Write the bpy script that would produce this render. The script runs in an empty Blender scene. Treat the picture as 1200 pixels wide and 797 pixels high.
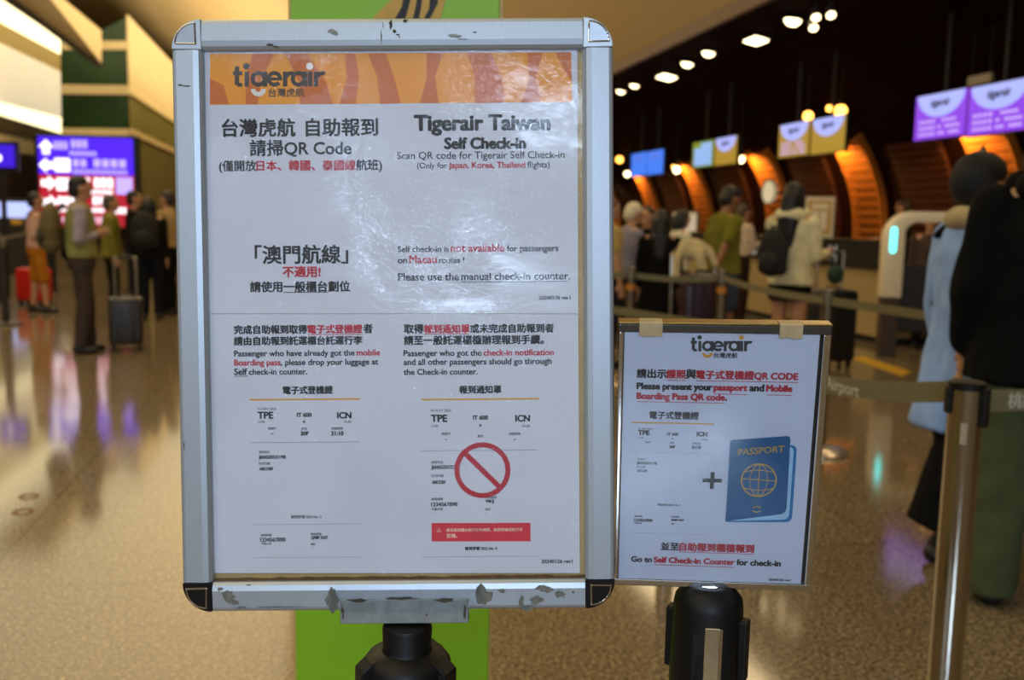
import bpy, bmesh, math, random
from mathutils import Vector, Matrix, noise
random.seed(7)
S = bpy.context.scene
COL = S.collection
R = math.radians
PI = math.pi

# ------------------------------------------------------------------ camera, world, lights, exposure
FPX, CAM_H, PITCH, ROLL, AXIS = 1130.0, 1.35, R(7.16), 0.020, R(11.6)
CM = (Matrix.Translation((0, 0, CAM_H)) @ Matrix.Rotation(PI/2 - PITCH, 4, 'X') @ Matrix.Rotation(ROLL, 4, 'Z'))
cam = bpy.data.cameras.new('camera'); cam.sensor_width = 36; cam.lens = FPX/1200*36
cam.dof.use_dof = True; cam.dof.focus_distance = 1.09; cam.dof.aperture_fstop = 5.0
cam.clip_start = 0.05; cam.clip_end = 300
co = bpy.data.objects.new('camera', cam); COL.objects.link(co); co.matrix_world = CM
S.camera = co
S.view_settings.view_transform = 'Standard'; S.view_settings.look = 'None'
S.view_settings.gamma = 1; S.view_settings.use_curve_mapping = False
S.view_settings.exposure = 0.0

W = bpy.data.worlds.new('hall_air'); S.world = W; W.use_nodes = True
bg = W.node_tree.nodes['Background']; bg.inputs[0].default_value = (1.0, 0.80, 0.50, 1); bg.inputs[1].default_value = 0.16

HD = Vector((-math.sin(AXIS), math.cos(AXIS), 0)); HN = Vector((math.cos(AXIS), math.sin(AXIS), 0))
def hall(p, t, z): return HN*p + HD*t + Vector((0, 0, z))

def area(name, loc, target, sx, sy, power, color, spread=PI, along=None):
    l = bpy.data.lights.new(name, 'AREA'); l.shape = 'RECTANGLE'; l.size = sx; l.size_y = sy
    l.energy = power; l.color = color; l.spread = spread
    o = bpy.data.objects.new(name, l); COL.objects.link(o); o.location = loc
    d = (Vector(target) - Vector(loc)).normalized()
    if along is None: o.rotation_euler = d.to_track_quat('-Z', 'Y').to_euler()
    else:
        y = (along - d*along.dot(d)).normalized(); x = y.cross(-d)
        o.rotation_euler = Matrix((x, y, -d)).transposed().to_euler()
    return o
# unseen area lights added behind the camera, for cool front light and glints
area('added_cool_light', (0.0, -6.0, 2.9), (0.0, 1.0, 1.3), 2.1, 0.95, 215, (0.57, 0.75, 1.0))
area('added_cool_light_side', (-5.0, -5.0, 3.6), (0.0, 1.5, 1.0), 3.0, 2.0, 60, (0.70, 0.83, 1.0))
# warm hall lighting: uplit vault and downlights over the floor
area('hall_uplight', hall(-3.5, 32, 4.6), hall(-1.5, 32, 14), 2, 54, 2400, (1.0, 0.78, 0.44), along=HD)
area('hall_downlight', hall(-4.5, 20, 8.0), hall(-4.5, 20, 0), 11, 54, 2500, (1.0, 0.85, 0.52), along=HD)
area('counter_downlight', hall(5.0, 9, 4.05), hall(4.6, 9, 0), 0.5, 20, 170, (1.0, 0.76, 0.42), along=HD)

# ------------------------------------------------------------------ geometry of the place from sight lines
def ray(x, y): return (CM.to_3x3() @ Vector(((x-600)/FPX, -(y-398.5)/FPX, -1)))
CO = Vector((0, 0, CAM_H))
def at_z(x, y, z=0.0): r = ray(x, y); return CO + r*((z-CAM_H)/r.z)
def at_p(x, y, p): r = ray(x, y); return CO + r*(p/r.dot(HN))
def at_t(x, y, t): r = ray(x, y); return CO + r*(t/r.dot(HD))
def at_y(x, y, Y): r = ray(x, y); return CO + r*(Y/r.y)
def ptz(v): return v.dot(HN), v.dot(HD), v.z

# ------------------------------------------------------------------ materials
def lin(c): return c/12.92 if c <= 0.04045 else ((c+0.055)/1.055)**2.4
def rgb(h): return tuple(lin(int(h[i:i+2], 16)/255) for i in (0, 2, 4))
_m = {}
def mat(name, hexcol, rough=0.5, metal=0.0, vary=0.10, scale=40.0, bump=0.0, spec=0.5, coat=0.0, stretch=None):
    if name in _m: return _m[name]
    m = bpy.data.materials.new(name); m.use_nodes = True
    N = m.node_tree.nodes; L = m.node_tree.links; b = N['Principled BSDF']
    b.inputs['Roughness'].default_value = rough; b.inputs['Metallic'].default_value = metal
    b.inputs['Specular IOR Level'].default_value = spec; b.inputs['Coat Weight'].default_value = coat
    c = rgb(hexcol)
    tc = N.new('ShaderNodeTexCoord'); nz = N.new('ShaderNodeTexNoise'); nz.inputs['Scale'].default_value = scale
    nz.inputs['Detail'].default_value = 4
    if stretch:
        mp = N.new('ShaderNodeMapping'); mp.inputs['Scale'].default_value = stretch
        L.new(tc.outputs['Object'], mp.inputs['Vector']); L.new(mp.outputs['Vector'], nz.inputs['Vector'])
    else: L.new(tc.outputs['Object'], nz.inputs['Vector'])
    cr = N.new('ShaderNodeValToRGB'); cr.color_ramp.elements[0].position = 0.3; cr.color_ramp.elements[1].position = 0.7
    cr.color_ramp.elements[0].color = tuple(x*(1-vary) for x in c) + (1,)
    cr.color_ramp.elements[1].color = tuple(min(1, x*(1+vary)) for x in c) + (1,)
    L.new(nz.outputs['Fac'], cr.inputs['Fac']); L.new(cr.outputs['Color'], b.inputs['Base Color'])
    if bump:
        bp = N.new('ShaderNodeBump'); bp.inputs['Strength'].default_value = bump; bp.inputs['Distance'].default_value = 0.01
        L.new(nz.outputs['Fac'], bp.inputs['Height']); L.new(bp.outputs['Normal'], b.inputs['Normal'])
    _m[name] = m
    return m
def glow(name, hexcol, strength=1.0):
    if name in _m: return _m[name]
    m = bpy.data.materials.new(name); m.use_nodes = True
    b = m.node_tree.nodes['Principled BSDF']; c = rgb(hexcol) + (1,)
    b.inputs['Base Color'].default_value = (0.02, 0.02, 0.02, 1); b.inputs['Roughness'].default_value = 0.4
    b.inputs['Emission Color'].default_value = c; b.inputs['Emission Strength'].default_value = strength
    _m[name] = m
    return m

def floor_mat():
    m = bpy.data.materials.new('terrazzo'); m.use_nodes = True
    N = m.node_tree.nodes; L = m.node_tree.links; b = N['Principled BSDF']
    tc = N.new('ShaderNodeTexCoord')
    mp = N.new('ShaderNodeMapping'); mp.inputs['Rotation'].default_value = (0, 0, -AXIS)
    L.new(tc.outputs['Object'], mp.inputs['Vector'])
    n1 = N.new('ShaderNodeTexNoise'); n1.inputs['Scale'].default_value = 75; n1.inputs['Detail'].default_value = 6; n1.inputs['Roughness'].default_value = .7
    n2 = N.new('ShaderNodeTexVoronoi'); n2.inputs['Scale'].default_value = 120
    n3 = N.new('ShaderNodeTexNoise'); n3.inputs['Scale'].default_value = 0.7; n3.inputs['Detail'].default_value = 3
    for n in (n1, n2, n3): L.new(mp.outputs['Vector'], n.inputs['Vector'])
    cr = N.new('ShaderNodeValToRGB'); e = cr.color_ramp.elements
    e[0].position = 0.38; e[0].color = rgb('40342a') + (1,)
    e[1].position = 0.62; e[1].color = rgb('cdb894') + (1,)
    e.new(0.46).color = rgb('84725a') + (1,); e.new(0.54).color = rgb('a8936c') + (1,)
    L.new(n1.outputs['Fac'], cr.inputs['Fac'])
    mx = N.new('ShaderNodeMixRGB'); mx.blend_type = 'OVERLAY'; mx.inputs['Fac'].default_value = 0.45
    bw = N.new('ShaderNodeRGBToBW'); L.new(n2.outputs['Color'], bw.inputs[0])
    L.new(cr.outputs['Color'], mx.inputs['Color1']); L.new(bw.outputs[0], mx.inputs['Color2'])
    hs = N.new('ShaderNodeHueSaturation'); hs.inputs['Saturation'].default_value = 0.92; hs.inputs['Value'].default_value = 0.66
    L.new(mx.outputs['Color'], hs.inputs['Color'])
    br = N.new('ShaderNodeTexBrick'); br.offset = 0; br.inputs['Scale'].default_value = 1.0
    br.inputs['Brick Width'].default_value = 1.2; br.inputs['Row Height'].default_value = 1.2; br.inputs['Mortar Size'].default_value = 0.004
    br.inputs['Color1'].default_value = (1, 1, 1, 1); br.inputs['Color2'].default_value = (0.90, 0.90, 0.90, 1); br.inputs['Mortar'].default_value = (0.50, 0.45, 0.38, 1)
    L.new(mp.outputs['Vector'], br.inputs['Vector'])
    m2 = N.new('ShaderNodeMixRGB'); m2.blend_type = 'MULTIPLY'; m2.inputs['Fac'].default_value = 1
    L.new(hs.outputs['Color'], m2.inputs['Color1']); L.new(br.outputs['Color'], m2.inputs['Color2'])
    L.new(m2.outputs['Color'], b.inputs['Base Color'])
    mr = N.new('ShaderNodeMapRange'); mr.inputs['To Min'].default_value = 0.06; mr.inputs['To Max'].default_value = 0.13
    L.new(n3.outputs['Fac'], mr.inputs['Value']); L.new(mr.outputs['Result'], b.inputs['Roughness'])
    b.inputs['Specular IOR Level'].default_value = 0.6
    return m

def wood_slat_mat(name, hexcol, dark, per_m, rough=.5):
    m = bpy.data.materials.new(name); m.use_nodes = True
    N = m.node_tree.nodes; L = m.node_tree.links; b = N['Principled BSDF']
    tc = N.new('ShaderNodeTexCoord'); sp = N.new('ShaderNodeSeparateXYZ'); L.new(tc.outputs['Object'], sp.inputs['Vector'])
    wv = N.new('ShaderNodeMath'); wv.operation = 'MULTIPLY'; wv.inputs[1].default_value = per_m
    L.new(sp.outputs['Z'], wv.inputs[0])
    fr = N.new('ShaderNodeMath'); fr.operation = 'FRACT'; L.new(wv.outputs[0], fr.inputs[0])
    cr = N.new('ShaderNodeValToRGB'); e = cr.color_ramp.elements
    e[0].position = 0.10; e[0].color = rgb(dark) + (1,); e[1].position = 0.2; e[1].color = rgb(hexcol) + (1,)
    L.new(fr.outputs[0], cr.inputs['Fac']); L.new(cr.outputs['Color'], b.inputs['Base Color'])
    b.inputs['Roughness'].default_value = rough
    return m

def film_mat():
    m = bpy.data.materials.new('clear_film'); m.use_nodes = True
    N = m.node_tree.nodes; L = m.node_tree.links; N.remove(N['Principled BSDF'])
    out = N['Material Output']; tr = N.new('ShaderNodeBsdfTransparent'); gl = N.new('ShaderNodeBsdfGlossy')
    gl.inputs['Roughness'].default_value = 0.10
    tc = N.new('ShaderNodeTexCoord')
    n1 = N.new('ShaderNodeTexNoise'); n1.inputs['Scale'].default_value = 190; n1.inputs['Detail'].default_value = 4; n1.inputs['Roughness'].default_value = .6; n1.inputs['Distortion'].default_value = .8
    n2 = N.new('ShaderNodeTexNoise'); n2.inputs['Scale'].default_value = 11; n2.inputs['Detail'].default_value = 3
    n3 = N.new('ShaderNodeTexNoise'); n3.inputs['Scale'].default_value = 6; n3.inputs['Detail'].default_value = 2
    for n in (n1, n2, n3): L.new(tc.outputs['Object'], n.inputs['Vector'])
    mk = N.new('ShaderNodeMapRange'); mk.inputs['From Min'].default_value = .40; mk.inputs['From Max'].default_value = .58; mk.inputs['To Min'].default_value = .12; mk.inputs['To Max'].default_value = 1.0
    L.new(n3.outputs['Fac'], mk.inputs['Value'])
    m1 = N.new('ShaderNodeMath'); m1.operation = 'MULTIPLY'; L.new(n1.outputs['Fac'], m1.inputs[0]); L.new(mk.outputs['Result'], m1.inputs[1])
    ad = N.new('ShaderNodeMath'); ad.operation = 'MULTIPLY_ADD'; ad.inputs[1].default_value = 1.2
    L.new(n2.outputs['Fac'], ad.inputs[0]); L.new(m1.outputs[0], ad.inputs[2])
    bp = N.new('ShaderNodeBump'); bp.inputs['Strength'].default_value = 1.0; bp.inputs['Distance'].default_value = 0.0021
    L.new(ad.outputs[0], bp.inputs['Height']); L.new(bp.outputs['Normal'], gl.inputs['Normal'])
    fr = N.new('ShaderNodeFresnel'); fr.inputs['IOR'].default_value = 1.45
    mx = N.new('ShaderNodeMixShader'); L.new(fr.outputs[0], mx.inputs[0]); L.new(tr.outputs[0], mx.inputs[1]); L.new(gl.outputs[0], mx.inputs[2])
    L.new(mx.outputs[0], out.inputs['Surface'])
    return m

# ------------------------------------------------------------------ mesh helpers
class MB:
    def __init__(s): s.v = []; s.f = []; s.mi = []
    def add(s, vs, fs, mi=0):
        o = len(s.v); s.v += [Vector(v) for v in vs]; s.f += [tuple(i+o for i in f) for f in fs]; s.mi += [mi]*len(fs)
    def box(s, a, b, mi=0, M=None):
        x0, y0, z0 = a; x1, y1, z1 = b
        vs = [(x0,y0,z0),(x1,y0,z0),(x1,y1,z0),(x0,y1,z0),(x0,y0,z1),(x1,y0,z1),(x1,y1,z1),(x0,y1,z1)]
        if M is not None: vs = [M @ Vector(v) for v in vs]
        s.add(vs, [(0,3,2,1),(4,5,6,7),(0,1,5,4),(1,2,6,5),(2,3,7,6),(3,0,4,7)], mi)
    def prism(s, pts, dvec, mi=0):
        n = len(pts); d = Vector(dvec); a = [Vector(p) for p in pts]
        s.add(a + [p+d for p in a], [tuple(range(n-1, -1, -1)), tuple(range(n, 2*n))] + [(i, (i+1) % n, n+(i+1) % n, n+i) for i in range(n)], mi)
    def cyl(s, p, q, r0, r1=None, seg=16, mi=0, cap=True):
        r1 = r0 if r1 is None else r1
        p = Vector(p); q = Vector(q); d = (q-p).normalized(); u = d.orthogonal().normalized(); w = d.cross(u)
        vs = []
        for c, r in ((p, r0), (q, r1)):
            for i in range(seg):
                a = 2*PI*i/seg; vs.append(c + u*(r*math.cos(a)) + w*(r*math.sin(a)))
        fs = [(i, (i+1) % seg, seg+(i+1) % seg, seg+i) for i in range(seg)]
        if cap: fs += [tuple(range(seg-1, -1, -1)), tuple(range(seg, 2*seg))]
        s.add(vs, fs, mi)
    def lathe(s, prof, c=(0, 0, 0), seg=28, mi=0):
        vs = []; k = len(prof); c = Vector(c)
        for r, z in prof:
            for i in range(seg):
                a = 2*PI*i/seg; vs.append(c + Vector((r*math.cos(a), r*math.sin(a), z)))
        fs = [(j*seg+i, j*seg+(i+1) % seg, (j+1)*seg+(i+1) % seg, (j+1)*seg+i) for j in range(k-1) for i in range(seg)]
        fs += [tuple(range(seg-1, -1, -1)), tuple(range((k-1)*seg, k*seg))]
        s.add(vs, fs, mi)
    def cap(s, p, r0, q, r1, seg=12, mi=0):            # tapered capsule
        p = Vector(p); q = Vector(q); d = q-p
        d = d.normalized() if d.length > 1e-6 else Vector((0, 0, 1))
        u = d.orthogonal().normalized(); w = d.cross(u); rings = []
        for k in range(1, 5): a = PI/2*k/4; rings.append((p - d*(r0*math.cos(a)), r0*math.sin(a)))
        for k in range(0, 4): a = PI/2*k/4; rings.append((q + d*(r1*math.sin(a)), r1*math.cos(a)))
        vs = []
        for c, r in rings:
            for i in range(seg): a = 2*PI*i/seg; vs.append(c + u*(r*math.cos(a)) + w*(r*math.sin(a)))
        k = len(rings)
        fs = [(j*seg+i, j*seg+(i+1) % seg, (j+1)*seg+(i+1) % seg, (j+1)*seg+i) for j in range(k-1) for i in range(seg)]
        o = len(vs); vs += [p - d*r0, q + d*r1]
        fs += [(o, (i+1) % seg, i) for i in range(seg)] + [(o+1, (k-1)*seg+i, (k-1)*seg+(i+1) % seg) for i in range(seg)]
        s.add(vs, fs, mi)
    def ell(s, c, r, seg=16, rings=10, mi=0, M=None):
        c = Vector(c); vs = []
        for j in range(1, rings):
            a = PI*j/rings
            for i in range(seg):
                b = 2*PI*i/seg; v = Vector((r[0]*math.sin(a)*math.cos(b), r[1]*math.sin(a)*math.sin(b), r[2]*math.cos(a)))
                vs.append(c + (M @ v if M is not None else v))
        top = Vector((0, 0, r[2])); bot = -top
        if M is not None: top = M @ top; bot = M @ bot
        n = len(vs); vs += [c+top, c+bot]
        fs = [(j*seg+i, (j+1)*seg+i, (j+1)*seg+(i+1) % seg, j*seg+(i+1) % seg) for j in range(rings-2) for i in range(seg)]
        fs += [(n, i, (i+1) % seg) for i in range(seg)] + [(n+1, (rings-2)*seg+(i+1) % seg, (rings-2)*seg+i) for i in range(seg)]
        s.add(vs, fs, mi)
    def tube(s, pts, r, seg=8, mi=0):
        for a, b in zip(pts[:-1], pts[1:]): s.cap(a, r, b, r, seg, mi)
    def mesh(s, name, mats):
        me = bpy.data.meshes.new(name); me.from_pydata([tuple(v) for v in s.v], [], s.f)
        for m in (mats if isinstance(mats, (list, tuple)) else [mats]): me.materials.append(m)
        for p, i in zip(me.polygons, s.mi): p.material_index = i
        return me
    def build(s, name, mats, parent=None, smooth=False, bevel=0.0, remesh=0.0, wrinkle=0.0, smit=4):
        me = s.mesh(name, mats)
        if bevel or smooth or remesh:
            bm = bmesh.new(); bm.from_mesh(me); bmesh.ops.recalc_face_normals(bm, faces=bm.faces); bm.to_mesh(me); bm.free()
        if remesh:
            t = bpy.data.objects.new('tmp', me); COL.objects.link(t)
            md = t.modifiers.new('r', 'REMESH'); md.mode = 'VOXEL'; md.voxel_size = remesh
            sm = t.modifiers.new('s', 'SMOOTH'); sm.factor = 0.5; sm.iterations = smit
            dg = bpy.context.evaluated_depsgraph_get(); dg.update()
            nm = bpy.data.meshes.new_from_object(t.evaluated_get(dg))
            bpy.data.objects.remove(t); bpy.data.meshes.remove(me); me = nm; me.name = name
            if not me.materials: me.materials.append(mats)
            if wrinkle:
                ns = [v.normal.copy() for v in me.vertices]
                for v, nn in zip(me.vertices, ns):
                    q = Vector((v.co.x*9, v.co.y*9, v.co.z*4.5))
                    v.co += nn*(wrinkle*noise.noise(q) + wrinkle*.5*noise.noise(q*2.3))
            smooth = True
        elif bevel:
            bm = bmesh.new(); bm.from_mesh(me)
            ed = [e for e in bm.edges if len(e.link_faces) == 2 and e.calc_face_angle(0) > 0.6]
            bmesh.ops.bevel(bm, geom=ed, offset=bevel, segments=2, profile=.5, affect='EDGES', clamp_overlap=True)
            bm.to_mesh(me); bm.free()
        if smooth:
            for p in me.polygons: p.use_smooth = True
            if not remesh:
                try: me.set_sharp_from_angle(angle=R(40))
                except Exception: pass
        o = bpy.data.objects.new(name, me); COL.objects.link(o)
        if parent is not None: o.parent = parent
        return o

def tag(o, label, cat, group=None, kind=None):
    o['label'] = label; o['category'] = cat
    if group: o['group'] = group
    if kind: o['kind'] = kind
    return o
def struct(o): o['kind'] = 'structure'; return o
def thing(name, label, cat, loc=(0, 0, 0), rz=0.0, group=None):
    o = bpy.data.objects.new(name, None); COL.objects.link(o); o.location = loc; o.rotation_euler = (0, 0, rz)
    o.empty_display_size = 0.1
    return tag(o, label, cat, group)

# lettering: strings to flat meshes
_tc = {}
def text_mesh(s):
    if s not in _tc:
        c = bpy.data.curves.new('t', 'FONT'); c.body = s; c.resolution_u = 3; c.fill_mode = 'FRONT'
        o = bpy.data.objects.new('t', c); COL.objects.link(o)
        dg = bpy.context.evaluated_depsgraph_get(); dg.update()
        me = o.evaluated_get(dg).to_mesh()
        _tc[s] = ([v.co.copy() for v in me.vertices], [tuple(p.vertices) for p in me.polygons])
        o.evaluated_get(dg).to_mesh_clear(); bpy.data.objects.remove(o); bpy.data.curves.remove(c)
    return _tc[s]
def put_text(mb, s, u0, u1, vc, mi=0, z=0.0, bold=0.0, h=None, base=None):
    """fit a string between u0 and u1, centred on vc (local x/y), optional height h"""
    vs, fs = text_mesh(s)
    x0 = min(v.x for v in vs); x1 = max(v.x for v in vs); y0 = min(v.y for v in vs); y1 = max(v.y for v in vs)
    k = (u1-u0)/(x1-x0); ky = k if h is None else h/(y1-y0)
    offs = [(0, 0)] if not bold else [(dx*bold, dy*bold) for dx, dy in ((0, 0), (1, .0), (-1, 0), (.0, .8), (0, -.8), (.7, .6), (-.7, -.6), (.7, -.6), (-.7, .6))]
    for j, (dx, dy) in enumerate(offs):
        mb.add([(u0+(v.x-x0)*k+dx, (vc+(v.y-(y0+y1)/2)*ky if base is None else base+v.y*ky)+dy, z+j*2e-6) for v in vs], fs, mi)

# ------------------------------------------------------------------ shared materials
M_ALU = mat('satin_aluminium', 'b4bcc4', .42, .55, .06, 30, stretch=(60, 2, 2))
M_ALU_V = mat('satin_aluminium_upright', 'b4bcc4', .42, .55, .06, 30, stretch=(60, 2, 2))
M_CHROME = mat('chrome', 'd8d8d8', .08, 1, .02)
M_STEEL = mat('polished_steel', 'b8b0a2', .16, 1, .03)
M_BLACKP = mat('black_plastic', '0b0b0c', .5, 0, .15, 60, spec=.35)
M_BLACKM = mat('matte_black', '0a0a0b', .75, 0, .15, 60)
M_INK = mat('black_ink', '17171c', .6, 0, .02)
M_GREYINK = mat('grey_ink', '6c7078', .6, 0, .02)
M_RED = mat('red_ink', 'b8182c', .55, 0, .03)
M_PAPER = mat('white_paper', 'd2d7e6', .55, 0, .015, 12)
M_GOLD = mat('gold_ink', 'dba032', .5, 0, .03)
M_TAPE = mat('masking_tape', 'b7a27c', .6, 0, .12, 80)
M_BELT = mat('olive_grey_belt', '6e6749', .8, 0, .12, 200)
M_FILM = film_mat()

# ================================================================== SETTING
def grid_strip(profile, t0, t1, nt, name, m, thick=0.0):
    mb = MB(); k = len(profile); vs = []
    for i in range(nt+1):
        t = t0+(t1-t0)*i/nt
        for p, z in profile: vs.append(hall(p, t, z))
    fs = [(i*k+j, i*k+j+1, (i+1)*k+j+1, (i+1)*k+j) for i in range(nt) for j in range(k-1)]
    mb.add(vs, fs); return struct(mb.build(name, m, smooth=True))

fl = MB(); fl.box((-40, -9, -0.2), (40, 90, 0)); struct(fl.build('floor', floor_mat()))

P_S, Z_V, A_V, B_V = 5.5, 1.2, 3.5, 2.92
def vault_pz(th): return P_S + A_V*math.cos(th), Z_V + B_V*math.sin(th)
M_SOFFIT = mat('dark_stained_wood', '1d0a03', .85, 0, .3, 2.0, spec=.03, stretch=(3, .3, 6))
M_WALLDK = mat('charcoal_panel', '15110e', .6, 0, .1)
prof = [(9.0, 0.0), (9.0, 0.6)] + [vault_pz(PI/2*i/20) for i in range(21)]
grid_strip(prof, -6, 75, 6, 'wall_right', M_SOFFIT)
M_FASCIA = mat('soffit_edge_trim', '6e5236', .5)
fa = MB()
fa.prism([hall(5.42, -6, 4.06), hall(5.5, -6, 4.06), hall(5.5, -6, 4.24), hall(5.42, -6, 4.24)], HD*81)
struct(fa.build('trim_1', M_FASCIA))
M_CEIL = mat('cream_ceiling', 'cdb68a', .7, 0, .05, .5)
grid_strip([(5.5, 4.2), (5.0, 4.6), (4.2, 5.2), (3, 6.0), (1.5, 6.9), (0, 7.7), (-2, 8.7), (-4, 9.5), (-6.5, 10.2), (-9, 10.6), (-14, 10.8), (-22, 10.8)], -6, 75, 6, 'ceiling', M_CEIL)
wl = MB(); wl.prism([hall(-11, -6, 0), hall(-11, 75, 0), hall(-11, 75, 10.8), hall(-11, -6, 10.8)], HN*-.2)
struct(wl.build('wall_left', mat('brown_wall', '4a3a24', .7)))
we = MB(); we.prism([hall(-22, 72, 0), hall(10, 72, 0), hall(10, 72, 11), hall(-22, 72, 11)], HD*.3)
struct(we.build('wall_end', mat('far_wall', '3a3020', .7)))

# charcoal pilasters and dim slatted wood panels between the ribs
RIB_T = [11.25, 14.45, 17.65, 21.35, 24.85, 28.3]
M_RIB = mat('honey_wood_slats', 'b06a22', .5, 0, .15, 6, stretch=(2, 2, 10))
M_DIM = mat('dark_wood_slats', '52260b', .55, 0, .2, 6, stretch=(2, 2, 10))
def slats(mb, t0, t1, th0, th1, n, off, h=.75):
    for i in range(n):
        a = th0+(th1-th0)*(i+.5-h/2)/n; b = th0+(th1-th0)*(i+.5+h/2)/n
        pa, za = vault_pz(a); pb, zb = vault_pz(b)
        ca = Vector((math.cos(a), math.sin(a))); cb = Vector((math.cos(b), math.sin(b)))
        def q(p, z, c, o): return (p-c.x*o, z-c.y*o)
        A = q(pa, za, ca, off); B = q(pb, zb, cb, off+.035); Cc = q(pb, zb, cb, 0.01); D = q(pa, za, ca, 0.01)
        mb.prism([hall(*(A[0], t0, A[1])), hall(B[0], t0, B[1]), hall(Cc[0], t0, Cc[1]), hall(D[0], t0, D[1])], HD*(t1-t0))
def rib(t, label):
    root = thing('lit_wood_rib', label, 'wall rib', hall(8.9, t, 0), 0, 'lit wooden ribs behind the counters')
    inv = Matrix.Translation(-hall(8.9, t, 0))
    mb = MB(); slats(mb, t-.38, t+.38, -.25, .56, 16, .10, .70)
    o = mb.build('slat_panel', M_RIB, root); o.data.transform(inv)
    for s in (-.42, .38):
        fr = MB(); prf = []
        for i in range(13):
            th = -.25+.83*i/12; p, z = vault_pz(th); prf.append((p-math.cos(th)*.13, z-math.sin(th)*.13, p-math.cos(th)*.012, z-math.sin(th)*.012))
        vs = [hall(a[0], t+s, a[1]) for a in prf] + [hall(a[2], t+s, a[3]) for a in prf[::-1]]
        n = len(prf)
        for q in range(n-1): fr.prism([vs[q], vs[q+1], vs[2*n-2-q], vs[2*n-1-q]], HD*.04)
        o = fr.build('edge_frame', M_RIB, root); o.data.transform(inv)
    # the lamp that washes the rib
    p, z = vault_pz(.52); c = hall(p-.34, t+.22, z-.02)
    lb = MB(); lb.ell(c, (.055, .055, .055), 12, 8)
    o = lb.build('lamp_bulb', glow('warm_bulb', 'ffb24a', 5), root, True); o.data.transform(inv)
    br = MB(); p2, z2 = vault_pz(.66); br.cyl(c + Vector((0, 0, .05)), hall(p2-.01, t+.22, z2-.01), .012, seg=8)
    br.lathe([(.05, .03), (.05, .06), (.02, .085)], c, 12)
    o = br.build('lamp_bracket', M_BLACKM, root, True); o.data.transform(inv)
    l = bpy.data.lights.new('rib_wash', 'SPOT'); l.energy = 85; l.color = (1, .56, .17); l.shadow_soft_size = .07; l.spot_size = R(150); l.spot_blend = .35
    lo = bpy.data.objects.new('rib_wash', l); COL.objects.link(lo); lo.location = c - hall(8.9, t, 0) + HN*-.02 + Vector((0, 0, -.12)); lo.parent = root; lo.rotation_euler = (HN*1 - Vector((0, 0, .75))).to_track_quat('-Z', 'Y').to_euler()
rl = ['lit orange slatted rib at far right above the black-jacketed person', 'lit orange slatted rib just left of the white archway machine',
      'lit orange slatted rib behind the woman in the cream jacket', 'lit orange slatted rib behind the man in the olive T-shirt',
      'narrow lit orange slatted rib below the plain blue monitors', 'farthest lit orange rib, beside the large poster frame edge']
for t, lb in zip(RIB_T, rl): rib(t, lb)
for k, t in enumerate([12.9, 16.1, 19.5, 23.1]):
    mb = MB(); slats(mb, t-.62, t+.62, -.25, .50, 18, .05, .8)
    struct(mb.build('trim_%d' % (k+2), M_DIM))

# ---------------- left side of the hall
def px_prism(name, pts, p=None, t=None, d=None, m=None, y=None):
    vs = [at_p(x, yy, p) if p is not None else at_t(x, yy, t) if t is not None else at_y(x, yy, y) for x, yy in pts]
    mb = MB(); mb.prism(vs, d); return mb.build(name, m)
M_CREAM = mat('cream_plaster', 'd8c59a', .6, 0, .05, 1)
M_GREENG = mat('green_glass_wall', '1c3a16', .2, 0, .3, .6)
M_LIT = glow('cove_light', 'fff0b8', 2.2)
M_BRICK = mat('white_brick_cove_glow', 'e6dcc4', .7, 0, .1, 3, stretch=(1, 1, 3))
_b = M_BRICK.node_tree.nodes['Principled BSDF']; M_BRICK.node_tree.links.new(_b.inputs['Base Color'].links[0].from_socket, _b.inputs['Emission Color']); _b.inputs['Emission Strength'].default_value = 0.55  # wash of the cove lights on the brick, put in as emission
T0 = 34
struct(px_prism('wall_tower', [(72, 165), (150, 165), (150, 19), (118, 36), (72, 60)], t=T0, d=HD*12, m=M_GREENG))
for k, (a, b, c, d) in enumerate([(48, 58, 48, 58), (99, 110, 100, 111), (150, 158, 151, 159)]):
    struct(px_prism('trim_%d' % (10+k), [(72, a), (150.5, c), (150.5, d), (72, b)], t=T0-.05, d=HD*.05, m=M_CREAM))
tp = ptz(at_t(150.5, 100, T0))[0]
def side(name, z0, z1, m, o=.04):
    mb = MB(); mb.prism([hall(tp, T0-.06, z0), hall(tp, 70, z0), hall(tp, 70, z1), hall(tp, T0-.06, z1)], HN*o); return struct(mb.build(name, m))
zt = lambda y: at_t(150.5, y, T0).z
side('trim_13', zt(102), zt(18), M_CREAM, .06); side('trim_14', zt(111), zt(101), mat('bright_cream', 'f0dfae', .6), .10)
side('trim_15', zt(158), zt(151), M_CREAM, .10)
sl = MB(); sl.prism([hall(tp, T0, zt(158)), hall(tp, 70, zt(158)), hall(tp, 70, zt(111)), hall(tp, T0, zt(111))], HN*.02)
struct(sl.build('wall_tower_side', mat('olive_glass', '8c8850', .3, 0, .2, .5)))
low = MB(); low.prism([hall(tp, T0, 0), hall(tp, 70, 0), hall(tp, 70, zt(159)), hall(tp, T0, zt(159))], HN*.02)
struct(low.build('wall_tower_base', mat('dark_olive_wall', '6a6434', .6)))
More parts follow.
